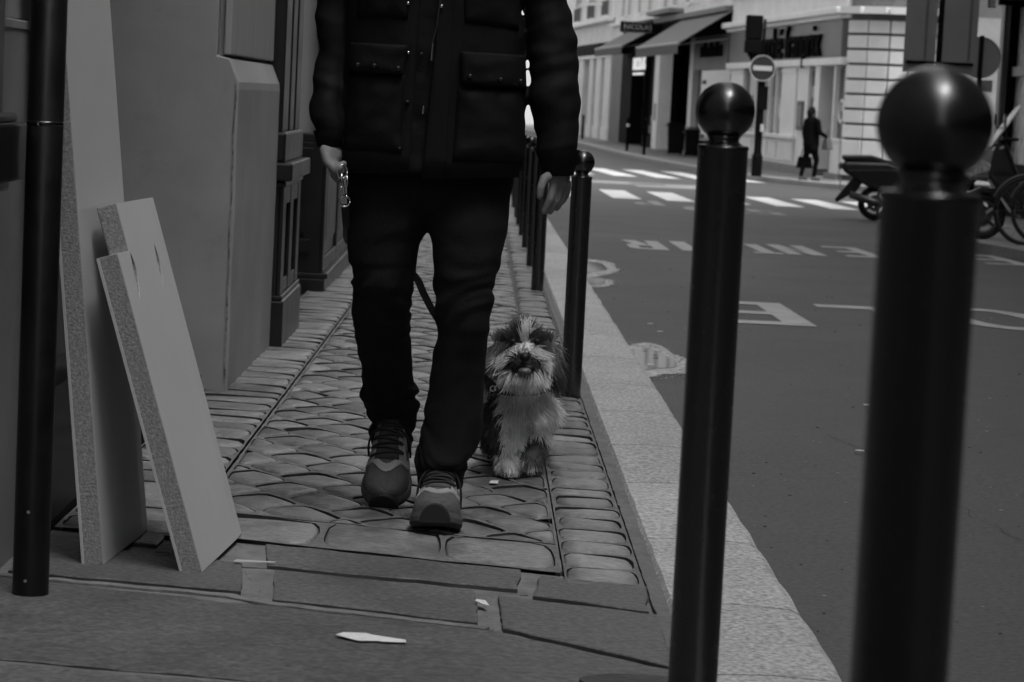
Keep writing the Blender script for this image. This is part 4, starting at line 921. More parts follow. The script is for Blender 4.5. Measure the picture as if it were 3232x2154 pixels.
# ================================================================== FAR SIDE OF THE CROSSING
m_lime = M('pale_limestone', .74, .75, var=.1, scale=1.2, bump=.2, bscale=12, spots=.15)
m_lime2 = M('cream_paint', .76, .6, var=.07, scale=1.5)
m_shade = M('grey_joint', .14, .85, var=.2, scale=3)
m_board = M('sign_board_grey', .14, .5, var=.12, scale=1)
m_lett = M('dark_letters', .005, .8, spec=.03)
m_plin = M('grey_plinth', .22, .75, var=.2, scale=2)
m_blk = M('black_shopfront', .007, .7, var=.2, scale=2, spec=.04)
m_gls = M('far_glass', .03, .08, var=.5, scale=.8, spec=.6)
m_awn = M('awning_canvas', .16, .85, var=.08, scale=1.5)
m_wht = M('white_print', .75, .6)
m_grey = M('grey_steel', .11, .45, var=.1, scale=3)
P0 = Vector((8.25, 59.3, 0)); DV = Vector((-.0728, .9973, 0)).normalized(); IN = Vector((DV.y, -DV.x, 0)); FZ = -.65
def froot(name, s, label, cat, o=0):
    r = empty(name, (0, 0, 0), label=label, cat=cat); p = P0 + DV * s - IN * o
    r.matrix_world = Matrix(((-DV.x, IN.x, 0, p.x), (-DV.y, IN.y, 0, p.y), (0, 0, 1, FZ), (0, 0, 0, 1))); r['s0'] = float(s); r['o0'] = float(o); return r
def fb(root, name, s0, s1, o0, o1, z0, z1, mat, bevel=0, par=None):
    s = root['s0']; o = root['o0']; return MB().box((-(s1 - s), -(o1 - o), z0), (-(s0 - s), -(o0 - o), z1)).build(name, mat, par or root, bevel=bevel)
def fpt(root, s, o, z): return Vector((-(s - root['s0']), -(o - root['o0']), z))
def window(root, s0, s1, z0, z1, fr, glass=None, o=.0, sill=True, mull=1, depth=.12):
    w = fb(root, 'window', s0, s1, o - .10, o - .06, z0, z1, glass or m_gls); t = .05
    for a, b, c, d in ((s0, s0 + t, z0, z1), (s1 - t, s1, z0, z1), (s0 + t, s1 - t, z0, z0 + t), (s0 + t, s1 - t, z1 - t, z1)): fb(root, 'frame', a, b, o - .058, o + .02, c, d, fr, par=w)
    for k in range(1, mull + 1): m = lerp(s0, s1, k / (mull + 1)); fb(root, 'mullion', m - .03, m + .03, o - .058, o - .01, z0 + t, z1 - t, fr, par=w)
    if sill: fb(root, 'sill', s0 - .1, s1 + .1, o - .05, o + .14, z0 - .1, z0 - .002, m_lime, par=w)
    return w
# ---- corner building with a supermarket on the ground floor
cb = froot('corner_building', 0, 'pale corner building with dark lettered shop sign and rusticated stone corner', 'building')
fb(cb, 'upper_wall', 0, 16.1, -6, 0, 4.05, 15, m_lime)
fb(cb, 'core', .3, 16.1, -6, -1.2, 0, 4.04, m_blk)
fb(cb, 'cornice', -.05, 16.15, 0, .30, 3.88, 4.04, m_lime2, .03); fb(cb, 'cornice_underside', 0, 16.1, -.3, .16, 3.78, 3.875, m_lime2, .02)
fb(cb, 'string_course', -.05, 16.1, 0, .12, 4.75, 4.86, m_lime, .02)
sgn = fb(cb, 'sign_board', .05, 15.9, -.3, .06, 2.88, 3.775, m_board)
fb(cb, 'sign_frame', .05, .13, .061, .09, 2.9, 3.77, m_shade, par=sgn); fb(cb, 'sill_band', -.05, 16.0, -.3, .13, 2.70, 2.875, m_lime2, .02)
text_letters('marché franprix', 1.18, .04, 1.2, m_lett, sgn, 'sign_letter', Matrix.Translation(fpt(cb, 6.95, .11, 3.28)) @ Matrix.Rotation(math.pi / 2, 4, 'X'))
fb(cb, 'plinth', 2.7, 16, -.3, .06, -.2, .2, m_plin); fb(cb, 'plinth', -.1, 1.4, -.3, .06, -.2, .16, m_plin)
fb(cb, 'stall_riser', 5.4, 16, -.3, .0, .2005, .85, m_lime2)
for a in (5.7, 7.9, 9.3, 11.6, 13.7): fb(cb, 'riser_panel', a, a + (1.2 if a == 7.9 else 1.9), .0005, .03, .27, .76, m_lime2, .015)
fb(cb, 'window_sill', 5.4, 16, -.3, .12, .8505, .95, m_lime2, .015)
for a, b in ((5.6, 7.55), (13.5, 15.6)):
    pl = fb(cb, 'pilaster', a, b, -.3, .03, .951, 2.699, m_lime2); fb(cb, 'pilaster_frame', a + .05, b - .05, .031, .055, 2.55, 2.66, m_lime2, .01, par=pl)
fb(cb, 'panel', 4.12, 5.55, -.3, .0, .2005, 2.699, m_lime2)
mbx = fb(cb, 'menu_box', 4.5, 5.15, .0005, .06, 1.1, 1.83, m_shade); fb(cb, 'menu_sheet', 4.58, 5.07, .0605, .064, 1.2, 1.72, m_plin, par=mbx)
for a, b in ((7.6, 8.32), (8.42, 9.32), (9.42, 11.4), (11.5, 13.45)):
    w = fb(cb, 'shop_window', a, b, -.12, -.08, .951, 2.699, m_gls); fb(cb, 'window_post', b, b + .1 if b < 13 else b + .05, -.14, .02, .951, 2.699, m_lime2, par=w)
    fb(cb, 'poster', a + .1, b - .08, -.078, -.075, 1.05, 1.05 + (.9 if a != 9.42 else 1.4), M('window_film', .2, .5, var=.4, scale=2.5), par=w)
for s, z in ((7.85, 1.62), (.35, 1.62)):
    q = [fpt(cb, s + .26 * math.cos(t), -.07, z + .26 * math.sin(t)) for t in [k * math.pi / 12 for k in range(25)]]; d = MB().tube(q, .035, 6).build('clock_emblem', m_wht, cb)
    MB().tube([fpt(cb, s, -.07, z + .15), fpt(cb, s, -.07, z), fpt(cb, s - .1, -.07, z + .06)], .025, 5).build('clock_hand', m_wht, d)
w = fb(cb, 'shop_window', 3.22, 4.1, -.12, -.08, .951, 2.60, m_gls); fb(cb, 'window_post', 2.62, 3.2, -.3, .03, .2005, 2.699, m_lime2, par=w); fb(cb, 'lower_panel', 3.21, 4.11, -.3, -.01, .2005, .949, m_lime2, par=w)
text_letters('1000', .42, .004, 1, m_wht, w, 'window_print', Matrix.Translation(fpt(cb, 3.66, -.07, 2.05)) @ Matrix.Rotation(math.pi / 2, 4, 'X'))
MB().tube([fpt(cb, 3.95, -.07, 1.4), fpt(cb, 3.62, -.07, 1.85), fpt(cb, 3.3, -.07, 1.4), fpt(cb, 3.95, -.07, 1.4)], .018, 5).build('triangle_emblem', m_wht, w)
dr = fb(cb, 'door', 1.45, 2.6, -.5, -.42, -.05, 2.6, M('door_glass', .045, .12, spec=.6)); fb(cb, 'door_frame', 1.30, 1.45, -.5, -.05, 0, 2.69, m_grey, par=dr); fb(cb, 'door_frame', 1.95, 2.03, -.41, -.38, -.05, 2.55, m_grey, par=dr); fb(cb, 'threshold', 1.3, 2.62, -.5, .02, -.2, .03, m_lime, par=dr)
fb(cb, 'reveal', .95, 1.29, -.5, -.32, .16, 2.69, m_blk); fb(cb, 'post', .78, .94, -.3, .03, .16, 2.69, m_lime2)
w = fb(cb, 'shop_window', -.02, .77, -.12, -.08, .98, 2.6, m_gls); fb(cb, 'lower_panel', -.02, .77, -.3, .02, .16, .9, m_lime2, par=w); fb(cb, 'sill', -.04, .78, -.3, .08, .9005, .975, m_lime2, .01, par=w)
for a in (2.0, 5.4, 8.8, 12.2):
    window(cb, a, a + 1.3, 5.6, 7.9, m_lime2, o=.06); window(cb, a, a + 1.3, 9.2, 11.4, m_lime2, o=.06)
# rusticated rounded corner: every block is a stone
cpts = [Vector((8.27, 59.15, 0)), Vector((8.66, 58.62, 0)), Vector((9.11, 58.33, 0)), Vector((9.56, 58.22, 0)), Vector((10.0, 58.2, 0)), Vector((10.45, 58.2, 0))]
inv = cb.matrix_world.inverted()
back = MB(); back.prism([inv @ Vector((p.x + .06, p.y + .05, FZ - .2)) for p in cpts] + [inv @ Vector((22, 58.25, FZ - .2)), inv @ Vector((22, 66, FZ - .2)), inv @ Vector((8.6, 59.8, FZ - .2))], (0, 0, 15.2)); back.build('corner_core', m_shade, cb)
for p, q in zip(cpts, cpts[1:]):
    t = (q - p).normalized(); nn = Vector((t.y, -t.x, 0)); nn = nn if nn.y < 0 or nn.x < 0 else -nn
    zz = [(.12, 1.0)] + [(1.0 + .345 * k, 1.0 + .345 * (k + 1)) for k in range(8)]
    for z0, z1 in zz:
        a, b = p + t * .02, q - t * .02
        bl = MB().hexa([inv @ Vector((v.x, v.y, FZ + z)) for z in (z0 + .03, z1 - .03) for v in (a + nn * .03, b + nn * .03, b - nn * .05, a - nn * .05)]).build('stone_block', m_lime, cb, bevel=.012)
    MB().hexa([inv @ Vector((v.x, v.y, FZ + z)) for z in (3.88, 4.04) for v in (p + nn * .30, q + nn * .30, q - nn * .05, p - nn * .05)]).build('cornice', m_lime2, cb)
MB().hexa([inv @ Vector((v[0], v[1], FZ + z)) for z in (.1, 3.9) for v in ((10.46, 58.17), (22, 58.17), (22, 58.3), (10.46, 58.3))]).build('side_wall', M('side_wall_stone', .34, .8, var=.2, scale=1), cb)

# ---- shop with the large awning
b2 = froot('awning_shop_house', 16.2, 'house with a large grey awning over a dark shop left of the corner building', 'building')
fb(b2, 'upper_wall', 16.15, 31.75, -6, -.02, 4.6, 15, m_lime); fb(b2, 'core', 16.2, 31.75, -6, -1.0, -.1, 4.59, m_blk)
fb(b2, 'cornice', 16.2, 31.75, 0, .22, 4.42, 4.58, M('weathered_stone', .2, .8, var=.2, scale=2), .02); fb(b2, 'fascia', 16.25, 31.7, -.4, .0, 3.78, 4.41, m_blk)
pn = fb(b2, 'grey_sign_panel', 16.3, 22.7, -.4, .05, 2.72, 3.77, m_board)
for k, (s, wd, h) in enumerate(((21.2, .5, .34), (20.5, .35, .5), (19.9, .4, .3), (19.3, .3, .45), (18.8, .4, .32), (18.2, .3, .5), (17.6, .45, .34))): fb(b2, 'sign_letter', s - wd, s, .051, .12, 3.1, 3.1 + h, m_lett, .02, par=pn)
fb(b2, 'window', 16.5, 22.6, -.15, -.1, .5, 2.71, m_gls); fb(b2, 'stall_riser', 16.3, 22.7, -.4, 0, -.1, .5, m_blk)
for k, (s, z) in enumerate(((21.5, 2.4), (20.9, 2.1), (21.9, 1.9), (21.4, .7))): fb(b2, 'goods_in_window', s - .35, s, -.095, -.06, z - .12, z, m_plin)
fb(b2, 'pilaster', 22.85, 23.6, -.4, .05, .9, 3.77, m_lime2); fb(b2, 'pilaster_base', 22.8, 23.65, -.4, .08, -.1, .9, m_plin)
fb(b2, 'pillar', 30.5, 31.7, -.4, .06, -.1, 3.77, m_lime2); fb(b2, 'pillar_niche', 30.9, 31.2, .0605, .09, 1.0, 1.6, m_plin)
def awning(root, s0, s1, out, zt, zb, skew, val):
    par = MB(); a = [fpt(root, s0, .02, zt), fpt(root, s1, .02, zt), fpt(root, s1 + skew, out, zb), fpt(root, s0 + skew, out, zb)]
    par.prism(a, (0, 0, .03)); c = par.build('awning', m_awn, root)
    MB().tube([fpt(root, s0 + skew, out, zb + .01), fpt(root, s1 + skew, out, zb + .01)], .05, 8).build('front_bar', M('awning_bar', .3, .5), c)
    v = MB(); v.prism([fpt(root, s0 + skew, out + .02, zb - .02), fpt(root, s1 + skew, out + .02, zb - .02), fpt(root, s1 + skew, out + .02, zb - val), fpt(root, s0 + skew, out + .02, zb - val)], (0, -.012, 0)); v.build('valance', M('valance', .085, .85, var=.15, scale=2), c)
    for s in (s1,): MB().prism([fpt(root, s + .0, .02, zt - .03), fpt(root, s + skew, out, zb - .02), fpt(root, s + skew, out, zb - val), fpt(root, s, .02, zb - .1)], (.012, 0, 0)).build('side_cheek', m_blk, c)
    for s in (s0 + .3, s1 - .3): MB().tube([fpt(root, s, 0, zb + .2), fpt(root, s + skew, out - .02, zb - .02)], .03, 6).build('folding_arm', m_grey, c)
    return c
awning(b2, 15.9, 25.4, 1.45, 4.42, 3.40, .9, .30)
for a, b in ((27.9, 30.0), (23.0, 24.8), (18.6, 19.7)):
    w = window(b2, a + .3, b - .3, 4.9, 6.9, m_lime2, o=.02, sill=False)
    for s0, s1 in ((a - .5, a + .28), (b - .28, b + .5)):
        sh = fb(b2, 'shutter', s0, s1, -.018, .03, 4.85, 6.9, m_lime2)
        for k in range(18): fb(b2, 'louvre', s0 + .08, s1 - .08, .031, .05, 5.0 + k * .1, 5.05 + k * .1, m_plin, par=sh)
fb(b2, 'balcony_box', 26.0, 31.5, -.02, .5, 4.66, 4.8, M('weathered_stone', .2, .8))

# ---- wine shop with black front
b3 = froot('wine_shop_house', 31.8, 'house with black wine shop front and small awning below a projecting sign', 'building')
fb(b3, 'upper_wall', 31.78, 44.9, -6, -.02, 4.75, 15, m_lime); fb(b3, 'core', 31.8, 44.9, -6, -.9, -.1, 4.74, m_blk)
fb(b3, 'cornice', 31.8, 44.9, 0, .2, 4.6, 4.73, m_lime2, .02); fb(b3, 'fascia', 31.8, 41.5, -.4, .04, 3.5, 4.59, m_blk); fb(b3, 'fascia_stone', 41.55, 44.9, -.4, .02, 3.5, 4.59, m_lime)
fb(b3, 'front', 38.2, 41.3, -.4, .04, -.1, 3.49, m_blk); fb(b3, 'wall_panel', 41.4, 44.9, -.4, 0, -.1, 3.49, M('grey_door_panel', .12, .6, var=.1, scale=1))
d = fb(b3, 'door', 34.9, 37.8, -.45, -.4, -.1, 2.6, m_blk)
for s in (35.6, 36.3, 37.1): fb(b3, 'door_glazing', s, s + .35, -.399, -.39, .9, 2.3, m_gls, par=d); fb(b3, 'door_bar', s + .1, s + .16, -.389, -.36, 1.2, 2.1, m_plin, par=d)
fb(b3, 'transom', 34.6, 37.9, -.4, .03, 2.62, 3.45, m_blk)
text_letters('NICOLAS', .66, .02, 1.25, M('lit_letters', .7, .5, emit=.35), b3, 'lit_letter', Matrix.Translation(fpt(b3, 36.0, .07, 3.02)) @ Matrix.Rotation(math.pi / 2, 4, 'X'))
fb(b3, 'lamp_strip', 34.8, 37.5, .031, .1, 2.63, 2.71, M('lamp_strip', .7, .5, emit=.35))
w = fb(b3, 'shop_window', 31.85, 34.5, -.2, -.15, .4, 3.4, m_gls); fb(b3, 'window_frame', 34.5, 34.6, -.4, .04, -.1, 3.49, m_blk, par=w); fb(b3, 'stall_riser', 31.85, 34.5, -.3, .02, -.1, .4, m_blk, par=w)
for s, z in ((33.6, .95), (33.2, .7), (33.9, .6)): fb(b3, 'poster', s - .5, s, -.149, -.145, z - .1, z + .2, m_plin, par=w)
aw = awning(b3, 31.9, 40.2, 1.2, 4.30, 3.58, .4, .28)
rg = random.Random(4); MB().tube([fpt(b3, lerp(35.2, 38.6, k / 30), lerp(.45, .62, k / 30) + .06 * math.sin(k * 1.3), 4.16 - lerp(.27, .37, k / 30) + .03) for k in range(31)], .05, 5).build('script_emblem', m_wht, aw)
for a, b in ((40.0, 41.9), (34.1, 37.0)):
    window(b3, a + .4, b - .4, 4.95, 6.9, m_lime2, o=.02, sill=False)
    for s0, s1 in ((a - .4, a + .38), (b - .38, b + .4)):
        sh = fb(b3, 'shutter', s0, s1, -.018, .03, 4.85, 6.9, m_lime2)
        for k in range(18): fb(b3, 'louvre', s0 + .08, s1 - .08, .031, .05, 5.0 + k * .1, 5.05 + k * .1, m_plin, par=sh)
bs = empty('projecting_sign', (4.6, 90.3, 2.9), label='black projecting sign with NICOLAS in a rounded frame', cat='sign')
x0, x1, zb, zt = 4.54, 5.72, 3.40, 3.79
MB().box((x0 - 4.6, -.06, zb - 2.9), (x1 - 4.6, .06, zt - 2.9)).build('sign_box', m_blk, bs, bevel=.01); MB().box((x1 - 4.6, -.04, .45), (6.05 - 4.6, .04, .85)).build('bracket', m_blk, bs)
text_letters('NICOLAS', .235, .003, 1.0, M('sign_gold', .4, .5), bs, 'letter', Matrix.Translation((.55, -.066, .695)) @ Matrix.Rotation(math.pi / 2, 4, 'X'))
fr = []
for cx, cz, a0 in ((.97, .80, 0), (.13, .80, 90), (.13, .58, 180), (.97, .58, 270)): fr += [Vector((cx + .06 * math.cos(math.radians(a0 + k * 18)), -.066, cz + .06 * math.sin(math.radians(a0 + k * 18)))) for k in range(6)]
MB().tube(fr + fr[:1], .006, 5).build('rounded_frame', M('sign_gold', .4, .5), bs)

# ---- stone front beyond
b4 = froot('stone_front_house', 45, 'pale house with stone shop piers beyond the wine shop', 'building')
fb(b4, 'upper_wall', 44.95, 75, -6, 0, 5.0, 15, m_lime); fb(b4, 'core', 45, 75, -6, -.8, -.1, 4.99, m_gls)
fb(b4, 'cornice', 45, 75, 0, .35, 4.85, 5.02, m_lime2, .03); fb(b4, 'frieze', 45, 75, -.3, .02, 4.05, 4.84, m_lime); fb(b4, 'dark_sign', 49.5, 60, -.3, .05, 3.55, 4.04, m_blk); fb(b4, 'lintel', 45, 75, -.3, .1, 3.4, 3.54, m_lime2)
for a, b in ((45, 47.0), (48.2, 50.0), (51.2, 52.6), (55, 57), (59, 61), (63, 75)):
    pr = fb(b4, 'pier', a, b, -.3, .06, -.1, 3.39, m_lime); fb(b4, 'pier_base', a - .05, b + .05, -.3, .1, -.15, .5, m_lime2, par=pr)
for a, b in ((46.4, 48.6), (51.5, 54), (57, 59.5)):
    window(b4, a, b, 5.15, 6.9, m_lime2, o=.06, mull=2)
    for k in range(9): fb(b4, 'railing_bar', lerp(a, b, k / 8) - .03, lerp(a, b, k / 8) + .03, .1, .14, 5.1, 5.75, m_grey)
    fb(b4, 'railing_rail', a - .1, b + .1, .1, .16, 5.751, 5.80, m_lime2)
bx = MB().tube([fpt(b4, 45.2, .5, 5.52), fpt(b4, 56, .3, 5.82)], .035, 6).build('flag_pole', m_lime2, b4)
b5 = empty('street_end_house', (0, 150, FZ), label='pale house front closing the far end of the street', cat='building')
MB().box((-30, 0, -.2), (14, 5, 14)).build('wall', m_lime, b5)
for k in range(8): MB().box((-12 + k * 2.6, -.05, 3.5), (-11 + k * 2.6, -.01, 5.5)).build('window', m_gls, b5); MB().box((-12 + k * 2.6, -.05, .2), (-11 + k * 2.6, -.01, 2.6)).build('shop_window', m_gls, b5)

# ---- pavements on the far and right sides
def raised(name, outer, inner, mat, kmat):
    mb = MB(); n = len(outer)
    vs = [gp(x, y) for x, y in outer] + [gp(x, y) for x, y in inner]; mb.add(vs, [(i, i + 1, n + i + 1, n + i) for i in range(n - 1)])
    o = mb.build(name, mat, kind='structure'); kb = MB(); kr = []
    for i, (x, y) in enumerate(outer):
        a, b = outer[max(i - 1, 0)], outer[min(i + 1, n - 1)]; t = Vector((b[0] - a[0], b[1] - a[1], 0)).normalized(); nn = Vector((t.y, -t.x, 0)); nn = nn if nn.dot(Vector((inner[i][0] - x, inner[i][1] - y, 0))) > 0 else -nn
        p = gp(x, y); kr.append([p - nn * .02 + Vector((0, 0, -.2)), p - nn * .02 + Vector((0, 0, -.01)), p - nn * .0 + Vector((0, 0, .005)), p + nn * .26 + Vector((0, 0, .005)), p + nn * .27 + Vector((0, 0, -.2))])
    kb.rings(kr).build('kerb_edge', kmat, o); return o
m_fk = M('far_kerb', .26, .7, var=.15, scale=2, bump=.2, bscale=30, fine=.15)
raised('far_pavement', [(60, 49), (11, 52.0), (9.2, 52.8), (8.2, 54.0), (7.55, 55.6), (7.1, 57.3), (6.5, 60), (5.95, 63), (5.46, 67), (4.9, 72.5), (4.44, 78), (3.95, 87), (3.5, 96), (2.6, 115), (.2, 149.9)], [(60, 66), (12, 66), (11.5, 66), (11, 66), (10, 66), (9.8, 66), (9.5, 66), (9.2, 67), (9, 68), (8.6, 73), (8.2, 79), (7.6, 88), (7, 97), (6, 116), (5, 149.9)], m_farwalk, m_fk)
raised('right_pavement', [(6.0, -60), (5.7, 10), (5.35, 19), (5.09, 23.7), (4.95, 25.2), (4.74, 28.3), (4.85, 29.1), (6.2, 30.2), (6.3, 39), (6.9, 41), (9, 42.3), (60, 44)], [(9, -60), (9, 10), (9, 19), (9, 23.7), (9, 25.2), (9, 28.3), (9, 29.1), (9, 30.2), (9, 34), (9.2, 35), (10, 36), (60, 37)], m_farwalk, m_fk)
raised('left_far_pavement', [(-60, 57.5), (-4, 58), (-2, 59.5), (-1.2, 62), (-2.2, 80), (-5.6, 149.9)], [(-60, 64), (-6, 64), (-5.5, 64.2), (-5, 64.5), (-6, 80), (-9, 149.9)], m_farwalk, m_fk)
b6 = empty('left_far_house', (-5, 61, FZ), label='pale house across the junction hidden behind the man', cat='building')
MB().hexa([(-40, 0, -.2), (.8, 0, -.2), (-2.6, 90, -.2), (-40, 90, -.2), (-40, 0, 7), (.8, 0, 7), (-2.6, 90, 7), (-40, 90, 7)]).build('wall', m_lime, b6)
b7 = empty('right_house', (7.2, 33, zg(33)), label='shop front with tall lit windows at the right edge behind the scooter', cat='building')
rb = lambda n, a, b, m, bv=0, par=b7: MB().box((a[0] - 7.2, a[1] - 33, a[2] - zg(33)), (b[0] - 7.2, b[1] - 33, b[2] - zg(33))).build(n, m, par, bevel=bv)
rb('core', (7.6, -60, -.9), (14, 35.6, 2.75), m_blk); rb('upper_wall', (7.25, -60, 2.76), (14, 35.8, 26), m_upper)  # upper wall carried up out of view to block sun from the foreground
rb('corner_post', (7.18, 35.35, -.5), (7.4, 35.62, 2.75), m_blk); rb('corner_trim', (7.15, 35.63, -.5), (7.42, 35.85, 2.75), M('shop_trim', .2, .5))
m_disp = M('window_display', .34, .3, var=.75, scale=5, stretch=(1, 2.2, .8), detail=3, spec=.6)
for k in range(5):
    y1 = 35.3 - k * 2.4; w = rb('display_window', (7.3, y1 - 2.3, .35), (7.36, y1, 2.5), m_disp); rb('transom', (7.24, y1 - 2.3, 1.55), (7.299, y1, 1.68), M('shop_trim', .2, .5), 0, w) if False else rb('transom', (7.24, y1 - 2.3, 1.55), (7.299, y1, 1.68), M('shop_trim', .2, .5))
    rb('window_post', (7.22, y1 - 2.4, -.5), (7.5, y1 - 2.31, 2.6), m_blk)
rb('stall_riser', (7.26, 11, -.5), (7.5, 35.3, .34), m_blk); rb('cornice', (7.0, -10, 2.6), (7.5, 35.6, 2.75), M('shop_trim', .2, .5), .01)

# ================================================================== STREET FURNITURE
m_tl = M('traffic_black', .006, .7, spec=.04); m_red = M('sign_red_as_grey', .022, .4, var=.1); m_swh = M('sign_white', .5, .4, var=.05); m_sback = M('sign_back_grey', .26, .5, var=.1, scale=4)
tl = empty('traffic_light', (6.36, 59.5, zg(59.5)), label='traffic light seen from behind with round no-entry sign on its post', cat='traffic light'); tz = zg(59.5)
MB().lathe([(.125, 0), (.125, .48), (.10, .52), (.09, .6), (.09, 2.5), (.03, 2.52), (.03, 3.66), (.01, 3.67)], n=20).build('post', m_tl, tl, smooth=False)
MB().box((-.44, -.10, 3.18), (-.05, .14, 3.74)).build('signal_head', m_tl, tl, bevel=.03); MB().box((-.45, -.09, 2.86), (-.04, .13, 3.175)).build('signal_head_lower', m_tl, tl, bevel=.03)
MB().prism([(-.38, 0, 2.86), (-.25, 0, 2.86), (-.0, 0, 2.45), (-.12, 0, 2.40)], (0, .08, 0)).build('bracket', m_tl, tl)
sg = MB().lathe([(.001, -.022), (.285, -.022), (.285, .0), (.001, .0)], (-.015, -.16, 2.52), n=40, axis='y').build('no_entry_disc', m_red, tl)
MB().lathe([(.284, -.03), (.302, -.03), (.302, .005), (.284, .005), (.284, -.03)], (-.015, -.16, 2.52), n=40, axis='y').build('white_rim', m_swh, sg)
MB().box((-.235, -.192, 2.465), (.205, -.183, 2.575)).build('white_bar', m_swh, sg)
MB().box((-.05, -.13, 1.55), (.16, .1, 2.1)).build('control_box', m_tl, tl, bevel=.01); MB().box((.02, -.145, 1.05), (.10, -.092, 1.22)).build('sticker', m_swh, tl)
# double sign panels seen from behind
sp = empty('back_of_signs', (4.955, 28.2, zg(28.2)), label='back of two large grey sign panels on a black post above the nearest bollard', cat='sign'); y0, zz = 28.2, zg(28.2)
def sgn_at(x, y): p = at(x, y, y0); return (p.x - 4.955, p.z - zz)
pc = sgn_at(2160, 90)[0]; MB().lathe([(.035, 0), (.035, 3.6)], (pc, .0, 0), n=16).build('post', m_tl, sp, smooth=True)
zb = sgn_at(2165, 170)[1]
for a, b in ((2080, 2153), (2167, 2247)):
    xa, xb = sgn_at(a, 60)[0], sgn_at(b, 60)[0]; pnl = MB().box((xa, -.02, zb), (xb, .0, zb + 1.5)).build('panel', m_sback, sp, bevel=.004)
    mid = sgn_at(2127 if a == 2080 else 2243 - 15, 80)[0]; MB().box((mid - .012, -.045, zb + .17), (mid + .012, -.0205, zb + 1.5)).build('stiffener', M('stiffener', .14, .5), pnl)
    MB().box((xa + .03 if a == 2080 else xa, -.05, zb + .10), (xb if a == 2080 else xb - .03, -.021, zb + .13)).build('clamp_rail', m_tl, pnl)
rs_ = empty('round_sign', (6.54, 34.0, zg(34)), label='back of a round sign on a dark post behind the grey sign panels', cat='sign'); gz = zg(34)
MB().lathe([(.032, 0), (.032, 2.42)], n=14).build('post', m_tl, rs_, smooth=True); MB().lathe([(.001, .04), (.27, .04), (.27, .055), (.001, .055)], (.0, 0, 1.755 - gz), n=36, axis='y').build('disc', m_sback, rs_)
MB().lathe([(.262, .03), (.278, .03), (.278, .06), (.262, .06), (.262, .03)], (.0, 0, 1.755 - gz), n=36, axis='y').build('rim', M('sign_rim', .2, .4), rs_); MB().box((-.03, .04, 1.30 - gz), (.19, .055, 1.46 - gz)).build('plate', m_sback, rs_, bevel=.005)
hb = empty('hanging_signs', (7.1, 35.2, 2.5), label='black hanging box sign with bright dotted edge at the top right', cat='sign')
MB().box((-.12, 0, .02), (.36, .1, .24)).build('box', m_blk, hb); MB().box((-.26, 0, -.02), (-.17, .1, .5)).build('dotted_panel', m_blk, hb)
for i in range(4):
    for j in range(14): MB().box((-.252 + i * .021, -.012, .0 + j * .03), (-.238 + i * .021, -.001, .018 + j * .03)).build('dot', m_wht, hb)
# thin posts, bins on the far pavement
for i, (x, y, h, t) in enumerate(((3.95, 105, 1.0, 'leftmost thin dark post at the far kerb beside the man'), (4.63, 83.6, 1.1, 'thin dark post with pale band in front of the wine shop'), (4.88, 78.5, 1.12, 'thin dark post to the right in front of the wine shop'))):
    r = empty('street_post', gp(x, y), label=t, cat='post', group='thin posts on the far pavement'); MB().lathe([(.05, -.02), (.05, h - .08), (.06, h - .07), (.045, h - .02), (.01, h)], n=14).build('shaft', m_tl, r, smooth=True)
    MB().lathe([(.053, h * .72), (.053, h * .80)], n=14).build('band', m_wht if i == 1 else m_tl, r)
def bin_(x, y, w, h, label):
    r = empty('wheelie_bin', gp(x, y), label=label, cat='bin', group='bins on the far pavement'); m = M('dark_bin', .010, .7, var=.2, spec=.05)
    MB().hexa([(-w * .42, -w * .4, .04), (w * .42, -w * .4, .04), (w * .42, w * .4, .04), (-w * .42, w * .4, .04), (-w * .5, -w * .5, h), (w * .5, -w * .5, h), (w * .5, w * .5, h), (-w * .5, w * .5, h)]).build('body', m, r, bevel=.03)
    MB().box((-w * .55, -w * .58, h + .001), (w * .55, w * .55, h + .06)).build('lid', m, r, bevel=.025)
    MB().tube([(-w * .62, w * .5, h - .03), (w * .62, w * .5, h - .03)], .025, 8).build('handle', M('bin_handle', .2, .5), r)
    for s in (-1, 1): MB().lathe([(.01, -.02), (.09, -.02), (.09, .02), (.01, .02)], (s * w * .38, w * .42, .09), n=14, axis='x').build('wheel', m_tl, r)
bin_(6.02, 81, .52, .95, 'dark wheeled bin with pale handle on the far pavement under the big awning'); bin_(6.42, 79.5, .45, .78, 'lower dark bin just right of the wheeled bin')
# ================================================================== PEDESTRIAN
px, py = 7.36, 57.6; pg = zg(py); ped = empty('person', (px, py, pg), rz=math.radians(120), label='woman in dark coat carrying bags at the shop door in the background', cat='person')
m_coat = M('dark_coat', .005, .9, var=.3, scale=12, spec=.03); m_tr = M('dark_trousers', .005, .9, spec=.03)
link('body', blend([((0, 0, 1.53), (0, .0, 1.57), .085, .088), ((0, -.05, 1.48), (0, -.07, 1.5), .045, .04), ((0, 0, 1.38), (0, 0, 1.47), .05, .045), ((-.12, 0, 1.36), (.12, 0, 1.36), .05, .05), ((0, 0, .92), (0, 0, 1.32), .12, .13), ((-.08, 0, .86), (-.10, -.1, .46), .07, .05), ((-.10, -.1, .46), (-.1, -.06, .07), .045, .035), ((.08, 0, .86), (.09, .08, .46), .07, .05), ((.09, .08, .46), (.09, .16, .08), .045, .035), ((.19, 0, 1.34), (.23, .02, 1.07), .045, .04), ((.23, .02, 1.07), (.24, -.03, .82), .036, .028), ((.24, -.03, .82), (.24, -.04, .72), .03, .012), ((-.19, 0, 1.34), (-.25, -.02, 1.1), .045, .04), ((-.25, -.02, 1.1), (-.27, -.24, 1.0), .036, .028), ((-.27, -.24, 1.0), (-.27, -.31, 1.0), .028, .012)], .016, 3), m_skin, ped)
